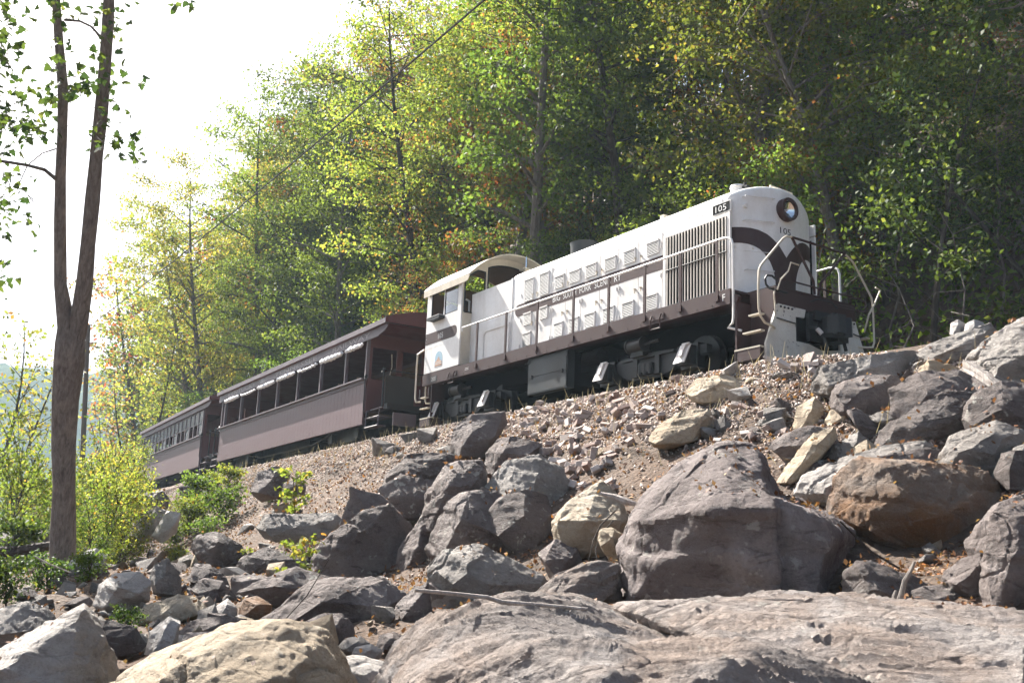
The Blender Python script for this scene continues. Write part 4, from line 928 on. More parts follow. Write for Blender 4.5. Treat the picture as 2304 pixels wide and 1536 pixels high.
# --- windowed coach at the rear
dx = -19.1
c2 = empty('closed_coach', (-14.5 - 19.1, 0.68, 0), -0.065)
tag(c2, 'brown coach with rows of sash windows at the tail of the train', 'railway coach')
coach_shell(c2, -0.05, -16.2, -1.6, -15.4, 'roof_grey')
for s in (-1, 1):
    siding(c2, -1.6, -15.6, s, 0.62, 2.0, 'coach_paint')
    mb = MB(); mb.box(-15.62, -1.58, *sorted((s * 1.50, s * 1.68)), 2.02, 2.07); mb.box(-15.62, -1.58, *sorted((s * 1.571, s * 1.60)), 1.92, 2.018); mb.build('window_sill', M['coach_trim'], c2)
    mb = MB(); mb.prism([(-16.1, 3.49), (-0.1, 3.49), (-0.12, 3.42), (-0.4, 3.32), (-0.65, 3.27), (-15.6, 3.27), (-16.1, 3.27)], lambda a, b, d: (a, d, b), *sorted((s * 1.60, s * 1.63))); mb.build('letter_board', M['coach_trim'], c2)
    y0, y1 = sorted((s * 1.50, s * 1.56))
    for i in range(17):
        x = -1.65 - i * 0.872
        MB().box(x - 0.05, x + 0.05, y0, y1, 2.075, 3.265).build('window_post', M['coach_trim'], c2)
        if i < 16:
            w = MB(); w.box(x - 0.82, x - 0.052, *sorted((s * 1.51, s * 1.545)), 2.66, 2.71); w.box(x - 0.82, x - 0.052, *sorted((s * 1.51, s * 1.545)), 3.22, 3.262); w.box(x - 0.82, x - 0.79, *sorted((s * 1.51, s * 1.545)), 2.71, 3.22); w.box(x - 0.082, x - 0.052, *sorted((s * 1.51, s * 1.545)), 2.71, 3.22)
            wo = w.build('window_sash', M['coach_trim'], c2)
            lo = 2.69 if i % 3 else 2.08
            MB().add([(x - 0.79, s * 1.528, lo), (x - 0.08, s * 1.528, lo), (x - 0.08, s * 1.528, 3.22), (x - 0.79, s * 1.528, 3.22)], [(0, 1, 2, 3)]).build('pane', M['pane_frosted'], wo)
end_wall(c2, -1.6, 1); end_wall(c2, -15.6, -1)
MB().box(-15.6, -1.6, -1.49, 1.49, 1.0, 1.08).build('floor', M['wood_inside'], c2)
MB().box(-15.5, -1.7, -0.02, 0.02, 1.1, 3.4).build('partition', M['coach_red'], c2)
for x in np.arange(-2.4, -15, -0.872):
    mb = MB(); mb.box(x - 0.05, x, -1.4, -0.3, 1.45, 2.3); mb.box(x, x + 0.4, -1.4, -0.3, 1.45, 1.52); mb.box(x + 0.1, x + 0.16, -1.3, -0.4, 1.08, 1.45); mb.build('bench', M['wood_inside'], c2)
mb = MB(); mb.box(-15.4, -1.8, -0.35, 0.35, 0.75, 0.98); mb.box(-15.4, -1.8, -1.42, -1.34, 0.86, 0.99); mb.build('underframe', M['dark_iron'], c2)
platform_end(c2, -1.6, 1); platform_end(c2, -15.6, -1)
bogie(c2, -3.6); bogie(c2, -13.4)

# ------------------------------------------------------------------ boulders of the river bank
from mathutils.bvhtree import BVHTree
ROCKS = []
SLAB_DIR = (-0.72, 0.69, 0.25)
def hull_piece(bm, pts):
    vs_ = [bm.verts.new(Vector(p)) for p in pts]
    r_ = bmesh.ops.convex_hull(bm, input=vs_)
    bad = [g for g in r_['geom_interior'] if isinstance(g, bmesh.types.BMVert) and g.is_valid]
    bmesh.ops.delete(bm, geom=list(set(bad)), context='VERTS')
    for v in [v for v in bm.verts if not v.link_faces]: bm.verts.remove(v)

def refine(bm, target, maxv=16000):
    for _ in range(7):
        bmesh.ops.triangulate(bm, faces=[f for f in bm.faces if len(f.verts) > 4])
        le = [e for e in bm.edges if e.calc_length() > target * 1.5]
        if not le or len(bm.verts) > maxv: break
        bmesh.ops.subdivide_edges(bm, edges=le, cuts=1, use_grid_fill=True)
    bmesh.ops.triangulate(bm, faces=bm.faces[:])

def rock(label, mat, pieces, base=None, depth=None, thick=None, grain=1.0, seed=None, back=0.25, group=None, px=5.0, name='boulder', strata=1.0, sharp=1.0, cuts=7, maxv=14000, bed=None, wave=0.055, grow=1.06):
    """pieces: list of (outline px, inner [(x, y, metres towards camera)]); base: pixel where it meets the ground"""
    seed = len(ROCKS) * 7 + 3 if seed is None else seed
    R_ = np.random.default_rng(seed)
    allp = np.array([q for pc in pieces for q in pc[0]], dtype=float)
    D = depth if depth else ground_hit(*base)
    cxp = allp[:, 0].mean(); y0p, y1p = allp[:, 1].min(), allp[:, 1].max()
    D = min(D, ground_hit(min(cxp, 2300), min(y0p + 0.72 * (y1p - y0p), 1536)))
    size = max(np.ptp(allp[:, 0]), np.ptp(allp[:, 1])) / FPX * D
    T = thick if thick else 0.55 * min(np.ptp(allp[:, 0]), np.ptp(allp[:, 1]) * 1.3) / FPX * D + 0.12
    VV = []; FF = []; merged = bmesh.new() if len(pieces) > 1 else None
    for ip, (outline, inner) in enumerate(pieces):
        O = np.array(outline, dtype=float); c = O.mean(0); pts = []
        O = c + (O - c) * grow
        D0 = D + back * T
        for x, y in O:
            pts.append(at(x, y, D0 + R_.uniform(-0.12, 0.12) * T))
        for x, y in O:                                    # rear of the stone
            q = c + (np.array([x, y]) - c) * 0.82
            pts.append(at(q[0], q[1], D0 + T * R_.uniform(0.5, 0.75)))
        if inner:
            for x, y, d_ in inner: pts.append(at(x, y, D0 - d_))
        else:
            for x, y in O[::2]:
                q = c + (np.array([x, y]) - c) * R_.uniform(0.5, 0.72) + np.array([0, 0.14 * np.ptp(O[:, 1])])
                pts.append(at(q[0], q[1], D0 - T * R_.uniform(0.4, 0.75)))
        bm = bmesh.new(); hull_piece(bm, pts)
        ctr = np.mean([v.co[:] for v in bm.verts], axis=0)
        for q_ in range(cuts):                            # broken-off corners
            nrm = R_.normal(size=3); nrm[2] = abs(nrm[2]) * 0.8; nrm /= np.linalg.norm(nrm)
            ext = max((np.array(v.co[:]) - ctr) @ nrm for v in bm.verts)
            g_ = bmesh.ops.bisect_plane(bm, geom=bm.verts[:] + bm.edges[:] + bm.faces[:], plane_co=Vector(ctr + nrm * ext * R_.uniform(0.87, 0.97)), plane_no=Vector(nrm), clear_outer=True)
            ed = [e_ for e_ in g_['geom_cut'] if isinstance(e_, bmesh.types.BMEdge)]
            if ed: bmesh.ops.holes_fill(bm, edges=ed, sides=0)
        if merged is not None:
            tmp = bpy.data.meshes.new('tmp'); bm.to_mesh(tmp); merged.from_mesh(tmp); bpy.data.meshes.remove(tmp); bm.free()
            if ip < len(pieces) - 1: continue
            tmp = bpy.data.meshes.new('tmp'); merged.to_mesh(tmp); merged.free(); to = bpy.data.objects.new('tmp', tmp); COL.objects.link(to)
            md = to.modifiers.new('r', 'REMESH'); md.mode = 'VOXEL'; md.voxel_size = max(size / 75, px / FPX * D)
            bm = bmesh.new(); ev = bpy.data.meshes.new_from_object(to.evaluated_get(bpy.context.evaluated_depsgraph_get())); bm.from_mesh(ev)
            bpy.data.objects.remove(to); bpy.data.meshes.remove(tmp); bpy.data.meshes.remove(ev)
            bmesh.ops.triangulate(bm, faces=bm.faces[:])
        if merged is None: bmesh.ops.dissolve_limit(bm, angle_limit=math.radians(7), verts=bm.verts[:], edges=bm.edges[:])
        if merged is None: bmesh.ops.bevel(bm, geom=bm.edges[:], offset=size * 0.009 / sharp, segments=2, profile=0.6, affect='EDGES', clamp_overlap=True)
        target = max(px / FPX * D, size / (85 if maxv < 20000 else 160))
        if merged is None: refine(bm, target, maxv)
        bm.normal_update()
        v0 = np.array([v.co[:] for v in bm.verts]); nn = np.array([v.normal[:] for v in bm.verts])
        b = len(VV) and sum(len(x) for x in VV); FF += [tuple(v.index + b for v in f.verts) for f in (bm.verts.index_update() or bm.faces)]
        s1 = size
        tilt = R_.normal(0, 0.22, 2)
        lay = v0[:, 2] + tilt[0] * v0[:, 0] + tilt[1] * v0[:, 1]
        if bed is not None: lay = v0 @ np.array(bed)
        w = fbm(v0 / (s1 * 0.5), 2, seed + 3)
        if bed is not None:                               # bedded slab: long ledges with fine grain along them
            cr_ = v0 @ np.array([0.69, 0.72, 0.1])
            Lq = lay / 0.42 + 0.9 * w + 0.25 * vnoise(v0 / 0.5, seed + 2); saw = Lq - np.floor(Lq)
            Lr = lay / 0.13 + 0.8 * w + 0.3 * vnoise(v0 / 0.3, seed + 4); saw2 = Lr - np.floor(Lr)
            gate = np.clip(vnoise(np.stack([cr_ / 0.9, lay / 0.8, w * 0], 1), seed + 8) * 1.5 + 0.4, 0, 1)
            d_ = w * s1 * 0.02 + (saw ** 1.5) * 0.085 * gate + saw2 ** 2 * 0.026 + vnoise(np.stack([lay / 0.03, cr_ / 0.5, w], 1), seed + 5) * 0.007 + fbm(v0 / 0.06, 3, seed + 13, 0.65) * 0.006
            pit = vnoise(np.stack([cr_ / 0.22, lay / 0.07, w * 0], 1), seed + 31); d_ -= np.clip(pit - 0.62, 0, 1) * 0.10
        else:
            d_ = fbm(v0 / (s1 * 0.5), 2, seed) * s1 * 0.018
            tq = fbm(v0 / (s1 * 0.22), 2, seed + 9) * 3.0; tf = np.floor(tq); d_ += (tf + np.clip((tq - tf - 0.42) / 0.16, 0, 1)) / 3.0 * s1 * 0.006
            d_ -= (np.abs(vnoise(v0 / (s1 * 0.13), seed + 41)) - 0.4) * s1 * 0.007
            d_ += fbm(v0 / (s1 * 0.05), 3, seed + 13, 0.65) * s1 * 0.006
            st_ = vnoise(np.stack([lay / (s1 * wave) + w * 1.6, v0[:, 0] / (s1 * 0.7), v0[:, 1] / (s1 * 0.7)], 1), seed + 5)
            d_ += np.sign(st_) * np.abs(st_) ** 0.5 * s1 * 0.009 * strata
            ck = np.abs(vnoise(v0 / (s1 * 0.42) + 5.0, seed + 21)); d_ -= np.clip(0.04 - ck, 0, 1) / 0.04 * s1 * 0.016
        VV.append(v0 + nn * (d_ * grain)[:, None]); bm.free()
    V_ = np.concatenate(VV)
    org = np.array([V_[:, 0].mean(), V_[:, 1].mean(), V_[:, 2].min()])
    me = np_mesh(name, V_ - org, np.array(FF), M[mat], True)
    try: me.set_sharp_from_angle(angle=math.radians(26))
    except Exception: pass
    o = new_obj(name, me, None, org)
    tag(o, label, 'boulder' if name == 'boulder' else name.split('_')[-1], group)
    ROCKS.append(o); return o

P1 = lambda *o: [(list(o), None)]
# --- the big one in front
rock('huge front boulder with a pointed top, layered dark front and pale shoulder', 'rock_front', [
    ([(1388, 1368), (1392, 1190), (1440, 1132), (1520, 1052), (1600, 1003), (1652, 996), (1700, 1006), (1768, 1108), (1790, 1200), (1780, 1368)],
     [(1612, 1004, 0.25), (1640, 1045, 0.75), (1700, 1108, 1.2), (1398, 1225, 0.25), (1450, 1180, 0.75), (1600, 1150, 1.5), (1740, 1150, 1.6), (1400, 1372, 0.7), (1760, 1372, 1.75)]),
    ([(1560, 1368), (1640, 1130), (1768, 1108), (1800, 1112), (1850, 1150), (1922, 1192), (1916, 1250), (1890, 1368)],
     [(1745, 1120, 1.35), (1840, 1165, 1.4), (1890, 1200, 1.1), (1865, 1225, 1.5), (1640, 1165, 1.2), (1835, 1372, 1.72), (1640, 1372, 1.3)])],
    depth=9.6, thick=1.8, back=0.42, px=4, strata=1.8, cuts=0, maxv=30000, grow=1.0, seed=905)
rock('large boulder with a rusty orange broken front, right of the huge pointed boulder', 'rock_rust', [
    ([(1885, 1075), (1900, 1050), (1940, 1033), (2005, 1045), (2110, 1045), (2185, 1052), (2250, 1096), (2277, 1122), (2240, 1165), (2218, 1285), (2150, 1305), (2085, 1312), (1975, 1238), (1905, 1190), (1870, 1150)],
     [(1905, 1062, 0.22), (1955, 1062, 0.35), (2010, 1082, 0.5), (2105, 1165, 0.72), (2130, 1122, 0.6), (2230, 1142, 0.35), (1960, 1195, 0.5), (2110, 1275, 0.5), (2200, 1230, 0.35)])],
    depth=11.2, thick=1.5, back=0.4, px=4, strata=0.5)
rock('flat pale slab lying behind the huge pointed boulder', 'rock_grey', P1((1765, 1090), (1890, 1030), (1985, 1002), (2075, 993), (2108, 1018), (2050, 1045), (1960, 1060), (1900, 1130), (1860, 1150), (1800, 1120)), depth=12.4, px=4)
rock('dark boulder cut off by the right edge of the picture', 'rock_dark', P1((2205, 1385), (2222, 1200), (2255, 1130), (2310, 1112), (2430, 1130), (2440, 1430), (2300, 1400)), depth=9.2, px=4)
rock('grey block with a jagged top edge, above the rusty boulder at the right', 'rock_grey', P1((2110, 1040), (2112, 1008), (2128, 985), (2180, 975), (2240, 950), (2276, 974), (2304, 970), (2300, 1060), (2275, 1102), (2200, 1066)), depth=12.6, px=4)
rock('small pale stone at the right edge above the dark boulder', 'rock_grey', P1((2280, 1010), (2310, 998), (2350, 1010), (2350, 1085), (2300, 1090), (2284, 1060)), depth=12.0)
rock('dark rough knobbly boulder below the timber at the right', 'rock_dark', P1((1972, 1003), (1980, 972), (2050, 920), (2130, 880), (2220, 888), (2252, 912), (2244, 962), (2180, 975), (2120, 992), (2050, 1005)), depth=13.6, px=4)
rock('large rough boulder at the top right corner of the rock pile', 'rock_grey', P1((2178, 812), (2210, 772), (2270, 738), (2310, 712), (2420, 700), (2440, 910), (2320, 890), (2250, 840)), depth=14.6, px=4, strata=1.5)
rock('flat-topped block tipped against the sky line of the rock pile', 'rock_grey', P1((2065, 795), (2095, 772), (2228, 726), (2242, 745), (2198, 806), (2150, 828), (2082, 812)), depth=16.0, px=4)
rock('small round stone on top of the rock pile by the forest', 'rock_pale', P1((2138, 752), (2140, 728), (2156, 719), (2172, 728), (2170, 752), (2150, 758)), depth=16.6)
rock('small pale stone beside the round one on top of the rock pile', 'rock_pale', P1((2168, 752), (2172, 730), (2192, 719), (2214, 726), (2222, 742), (2190, 758)), depth=16.4)
rock('long smooth rounded boulder under the nose of the locomotive', 'rock_grey', P1((1828, 852), (1850, 822), (1960, 800), (2058, 792), (2072, 828), (2065, 872), (1990, 892), (1880, 902), (1832, 882)), depth=16.2, px=4, strata=0.4, sharp=0.6)
rock('splintered layered rock under the tipped block', 'rock_tan', P1((2058, 896), (2068, 832), (2090, 815), (2150, 826), (2185, 842), (2160, 900), (2070, 925)), depth=15.0, strata=2.0)
rock('dark leaning wedge left of the knobbly boulder', 'rock_dark', P1((1905, 922), (1922, 916), (1988, 960), (1978, 1008), (1952, 1002)), depth=14.0)
rock('pale rounded stone left of the dark leaning wedge', 'rock_tan', P1((1855, 945), (1870, 924), (1910, 914), (1926, 958), (1900, 978), (1860, 972)), depth=14.4)
rock('low grey stone between the dark wedge and the knobbly boulder', 'rock_grey', P1((1955, 940), (1985, 924), (2030, 926), (2055, 940), (2040, 965), (1990, 972)), depth=14.6)
rock('upright tan stone under the long smooth boulder', 'rock_tan', P1((1784, 962), (1795, 914), (1830, 894), (1856, 914), (1852, 962), (1800, 978)), depth=14.9)
rock('flat tilted tan slab right of the huge boulder peak', 'rock_tan', P1((1750, 1082), (1790, 1020), (1830, 974), (1876, 963), (1882, 986), (1832, 1052), (1765, 1090)), depth=13.0)
rock('grey triangular stone behind the pale slab', 'rock_grey', P1((1862, 1048), (1880, 1000), (1930, 973), (1962, 1000), (1978, 1022), (1905, 1046)), depth=13.4)
rock('small angular stone beside the grey triangular one', 'rock_tan', P1((1895, 1060), (1915, 1010), (1950, 992), (1980, 1012), (1985, 1035), (1930, 1060)), depth=12.9)
rock('tan block halfway up the bank below the locomotive wheels', 'rock_tan', P1((1543, 878), (1556, 854), (1620, 839), (1652, 850), (1680, 860), (1692, 882), (1665, 908), (1600, 908), (1560, 900)), depth=17.3, px=4)
rock('tan flat-bottomed boulder lower on the leafy bank', 'rock_tan', P1((1462, 990), (1470, 968), (1520, 945), (1532, 924), (1600, 920), (1604, 960), (1582, 988), (1500, 1010), (1470, 1003)), base=(1540, 1000), px=4)
# --- centre and left cluster
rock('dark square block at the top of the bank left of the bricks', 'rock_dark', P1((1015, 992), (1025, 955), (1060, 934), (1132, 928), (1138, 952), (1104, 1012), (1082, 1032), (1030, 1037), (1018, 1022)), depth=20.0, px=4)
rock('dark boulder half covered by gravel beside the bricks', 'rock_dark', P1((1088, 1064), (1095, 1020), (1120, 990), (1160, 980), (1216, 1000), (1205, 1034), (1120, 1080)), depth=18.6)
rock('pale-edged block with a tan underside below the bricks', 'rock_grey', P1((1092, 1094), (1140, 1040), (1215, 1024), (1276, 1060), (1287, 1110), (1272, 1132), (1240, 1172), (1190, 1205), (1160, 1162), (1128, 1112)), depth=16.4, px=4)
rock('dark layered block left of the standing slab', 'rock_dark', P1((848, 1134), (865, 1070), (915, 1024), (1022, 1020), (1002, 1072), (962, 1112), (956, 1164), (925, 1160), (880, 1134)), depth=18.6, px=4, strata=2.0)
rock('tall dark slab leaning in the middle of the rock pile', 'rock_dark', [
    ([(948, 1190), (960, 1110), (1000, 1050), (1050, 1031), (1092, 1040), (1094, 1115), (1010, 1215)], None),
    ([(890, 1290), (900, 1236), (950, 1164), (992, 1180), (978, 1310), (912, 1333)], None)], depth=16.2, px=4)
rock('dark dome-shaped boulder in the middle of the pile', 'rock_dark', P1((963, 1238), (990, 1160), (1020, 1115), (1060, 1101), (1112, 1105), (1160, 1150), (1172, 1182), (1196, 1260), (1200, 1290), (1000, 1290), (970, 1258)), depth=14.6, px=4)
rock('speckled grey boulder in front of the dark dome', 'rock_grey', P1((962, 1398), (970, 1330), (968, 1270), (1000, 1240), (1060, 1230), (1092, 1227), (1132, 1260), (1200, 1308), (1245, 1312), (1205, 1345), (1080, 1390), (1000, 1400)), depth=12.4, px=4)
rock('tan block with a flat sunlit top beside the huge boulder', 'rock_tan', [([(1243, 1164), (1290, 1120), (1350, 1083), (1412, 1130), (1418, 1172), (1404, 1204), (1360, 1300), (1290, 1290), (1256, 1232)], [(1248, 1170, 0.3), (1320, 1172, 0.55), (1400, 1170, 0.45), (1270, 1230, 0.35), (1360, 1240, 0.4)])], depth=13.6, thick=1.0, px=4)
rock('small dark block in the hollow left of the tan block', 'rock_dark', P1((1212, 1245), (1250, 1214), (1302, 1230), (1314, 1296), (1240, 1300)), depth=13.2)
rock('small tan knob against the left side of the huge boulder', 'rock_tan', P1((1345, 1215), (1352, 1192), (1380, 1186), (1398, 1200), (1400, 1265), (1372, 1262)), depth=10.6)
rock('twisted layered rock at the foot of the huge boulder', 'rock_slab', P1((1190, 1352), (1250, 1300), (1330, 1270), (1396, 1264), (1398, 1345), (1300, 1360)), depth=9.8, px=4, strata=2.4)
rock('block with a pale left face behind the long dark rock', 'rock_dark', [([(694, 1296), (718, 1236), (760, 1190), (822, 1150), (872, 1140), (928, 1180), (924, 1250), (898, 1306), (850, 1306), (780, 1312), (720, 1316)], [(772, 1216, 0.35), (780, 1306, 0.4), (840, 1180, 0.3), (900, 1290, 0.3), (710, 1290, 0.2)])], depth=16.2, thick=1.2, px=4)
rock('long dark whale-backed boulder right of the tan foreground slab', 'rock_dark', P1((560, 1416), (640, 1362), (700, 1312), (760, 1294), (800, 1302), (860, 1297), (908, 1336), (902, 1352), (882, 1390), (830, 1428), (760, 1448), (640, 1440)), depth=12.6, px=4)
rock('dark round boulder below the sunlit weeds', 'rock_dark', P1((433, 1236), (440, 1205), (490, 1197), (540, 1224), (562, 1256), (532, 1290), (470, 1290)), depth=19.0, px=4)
rock('low dark boulder under the big-leaved saplings', 'rock_dark', P1((528, 1288), (545, 1250), (600, 1234), (690, 1258), (704, 1294), (600, 1308)), depth=18.0)
rock('flat slab with a sunlit top behind the big-leaved saplings', 'rock_grey', P1((578, 1186), (600, 1160), (740, 1154), (784, 1160), (742, 1204), (660, 1226), (600, 1212)), depth=19.6, px=4)
rock('dark boulder at the top of the bank below the open coach', 'rock_dark', P1((563, 1104), (580, 1065), (620, 1049), (652, 1060), (642, 1114), (590, 1128)), depth=24.0)
rock('small dark stone beside the boulder below the open coach', 'rock_dark', P1((632, 1112), (640, 1085), (665, 1078), (690, 1090), (685, 1112), (655, 1120)), depth=23.5)
rock('grey boulder with a notch, right of the tall weeds', 'rock_grey', P1((308, 1140), (314, 1112), (345, 1105), (362, 1101), (380, 1120), (376, 1144), (330, 1153)), depth=26.0)
rock('mossy leaning stone below the notched boulder', 'rock_grey', P1((283, 1210), (310, 1160), (350, 1139), (377, 1150), (362, 1192), (312, 1218)), depth=24.0)
rock('pale upright stone beside the mossy leaning stone', 'rock_pale', P1((343, 1204), (375, 1149), (406, 1154), (397, 1198), (362, 1218)), depth=23.2)
rock('pale block just right of the foot of the twin-trunked tree', 'rock_pale', P1((153, 1274), (165, 1250), (215, 1234), (240, 1255), (232, 1284), (180, 1286)), depth=17.4)
rock('brown stone behind the foot of the twin-trunked tree', 'rock_dark', P1((66, 1228), (80, 1198), (104, 1182), (124, 1200), (122, 1226), (92, 1234)), depth=20.5)
rock('grey stone at the left edge behind the weeds', 'rock_grey', P1((-30, 1240), (-20, 1210), (15, 1196), (40, 1210), (36, 1236), (0, 1246)), depth=20.0)
rock('bleached white boulder with dark moss patches', 'rock_pale', P1((213, 1360), (225, 1315), (260, 1291), (310, 1288), (342, 1310), (334, 1352), (290, 1374), (240, 1384)), depth=14.6, px=4)
rock('upright grey stone right of the bleached white boulder', 'rock_grey', P1((338, 1302), (350, 1260), (375, 1254), (406, 1300), (408, 1338), (370, 1348), (346, 1332)), depth=15.6)
rock('small dark wedge right of the upright grey stone', 'rock_dark', P1((424, 1304), (440, 1268), (470, 1269), (512, 1300), (517, 1328), (470, 1324)), depth=16.4)
rock('dark angular stone in front of the small dark wedge', 'rock_dark', P1((428, 1324), (460, 1301), (500, 1309), (518, 1336), (490, 1358), (450, 1350)), depth=15.4)
rock('reddish dark stone left of the long whale-backed boulder', 'rock_dark', P1((518, 1352), (522, 1300), (550, 1290), (600, 1300), (610, 1345), (570, 1364)), depth=15.4)
rock('tan loaf-shaped stone in the lower left', 'rock_tan', P1((306, 1390), (330, 1360), (400, 1339), (440, 1344), (464, 1370), (442, 1394), (370, 1404), (318, 1406)), depth=13.4, px=4, strata=0.4)
rock('upright pale stone below the tan loaf-shaped stone', 'rock_pale', P1((327, 1470), (338, 1420), (380, 1386), (407, 1394), (398, 1442), (370, 1480), (340, 1480)), depth=11.4, px=4)
rock('dark flat stone right of the tan loaf-shaped stone', 'rock_dark', P1((402, 1424), (430, 1395), (500, 1384), (554, 1394), (505, 1432), (470, 1446), (420, 1444)), depth=12.8)
rock('brown triangular stone beside the dark flat stone', 'rock_rust', P1((538, 1380), (545, 1346), (580, 1342), (612, 1362), (600, 1392), (562, 1400)), depth=14.0)
rock('small pale pointed stone above the dark flat stone', 'rock_pale', P1((470, 1394), (490, 1360), (512, 1346), (534, 1370), (530, 1392), (495, 1400)), depth=14.2)
rock('big lichen-spotted boulder in the lower left corner', 'rock_grey', [([(-80, 1600), (-80, 1500), (0, 1470), (60, 1438), (130, 1395), (186, 1364), (207, 1378), (232, 1430), (257, 1480), (266, 1560), (262, 1620)], [(190, 1372, 0.1), (128, 1445, 0.45), (0, 1505, 0.6), (-70, 1540, 0.6), (200, 1480, 0.35), (140, 1600, 0.7), (250, 1600, 0.4)])], depth=7.6, thick=1.3, px=4)
rock('broad grey rock behind the lichen-spotted boulder', 'rock_grey', P1((-60, 1420), (0, 1370), (60, 1354), (110, 1372), (130, 1392), (60, 1440), (-40, 1470)), depth=11.2)
rock('tan smooth foreground slab at the bottom left', 'rock_tan', [([(235, 1600), (250, 1545), (300, 1513), (400, 1455), (520, 1415), (640, 1404), (724, 1420), (748, 1450), (800, 1530), (870, 1600)], [(640, 1425, 0.3), (520, 1445, 0.45), (700, 1470, 0.4), (400, 1500, 0.6), (600, 1560, 0.9), (300, 1590, 0.8), (780, 1590, 0.6)])], depth=6.8, thick=1.6, px=4, strata=0.8)
rock('pale upright chip behind the tan foreground slab', 'rock_tan', P1((690, 1410), (700, 1398), (746, 1381), (762, 1440), (757, 1475), (705, 1430)), depth=8.2)
rock('pale striped rock at the bottom between the two slabs', 'rock_pale', P1((742, 1480), (800, 1473), (862, 1488), (880, 1540), (820, 1600), (770, 1560)), depth=7.2)
rock('dark blocky stone left of the speckled boulder', 'rock_dark', P1((868, 1408), (890, 1360), (930, 1325), (968, 1310), (970, 1385), (962, 1405), (910, 1430)), depth=12.0, px=4)
rock('small brown stone in the gap above the pale striped rock', 'rock_dark', P1((848, 1455), (855, 1430), (885, 1420), (918, 1436), (912, 1462), (870, 1470)), depth=10.0)
rock('pale stone in the gap left of the small brown stone', 'rock_grey', P1((760, 1455), (775, 1436), (810, 1430), (830, 1446), (820, 1470), (780, 1474)), depth=10.2)
rock('pale flat stone in the gap above the striped rock', 'rock_pale', P1((792, 1474), (800, 1456), (835, 1448), (862, 1462), (852, 1482), (815, 1486)), depth=9.4)
rock('pale rounded end piece of the foreground slab', 'rock_slab', P1((866, 1490), (888, 1442), (930, 1410), (966, 1398), (1005, 1428), (985, 1475), (900, 1512)), depth=7.6, px=4)
# --- long foreground slab, in three bedding plates
rock('long wavy grained foreground slab, upper plate at the bottom right', 'rock_slab', [([(1385, 1372), (1500, 1355), (1640, 1345), (1800, 1360), (1900, 1346), (2000, 1350), (2150, 1366), (2330, 1388), (2560, 1440), (2560, 1660), (2300, 1700), (1700, 1560), (1560, 1450)], [(1500, 1395, 0.4), (1700, 1400, 0.7), (2000, 1420, 0.9), (2304, 1450, 1.2), (1640, 1470, 0.9), (1900, 1560, 1.6), (2304, 1660, 2.2)])], depth=6.6, thick=2.0, back=0.3, px=4, strata=0.3, grain=1.0, cuts=3, maxv=60000, bed=SLAB_DIR, wave=0.02, grow=1.0)
rock('left plate of the grained foreground slab below the long stick', 'rock_slab', [([(820, 1610), (870, 1500), (905, 1450), (960, 1402), (1120, 1357), (1230, 1341), (1300, 1347), (1400, 1372), (1500, 1410), (1575, 1452), (1500, 1600)], [(960, 1440, 0.6), (1120, 1395, 0.9), (1300, 1385, 0.8), (1500, 1440, 0.9), (1200, 1470, 2.0), (930, 1560, 1.7), (1400, 1560, 2.6)])], depth=6.6, thick=1.9, back=0.3, px=4, strata=0.3, grain=1.0, cuts=3, maxv=60000, bed=SLAB_DIR, wave=0.02, grow=1.0)
rock('lowest plate of the grained foreground slab along the bottom edge', 'rock_slab', [([(1000, 1660), (1180, 1520), (1400, 1475), (1600, 1450), (1720, 1470), (1900, 1540), (2100, 1620), (2100, 1700)], [(1400, 1520, 0.4), (1650, 1500, 0.5), (1800, 1600, 0.7), (1300, 1640, 0.9)])], depth=5.0, thick=1.2, back=0.3, px=4, strata=0.3, grain=1.0, cuts=3, maxv=60000, bed=SLAB_DIR, wave=0.02, grow=1.0)
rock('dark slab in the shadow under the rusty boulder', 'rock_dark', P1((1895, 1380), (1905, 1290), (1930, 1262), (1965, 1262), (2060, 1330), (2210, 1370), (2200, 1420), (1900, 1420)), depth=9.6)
rock('thin pale wedge at the foot of the huge boulder right side', 'rock_tan', P1((1893, 1310), (1905, 1288), (1920, 1275), (1918, 1352), (1910, 1358)), depth=9.5)
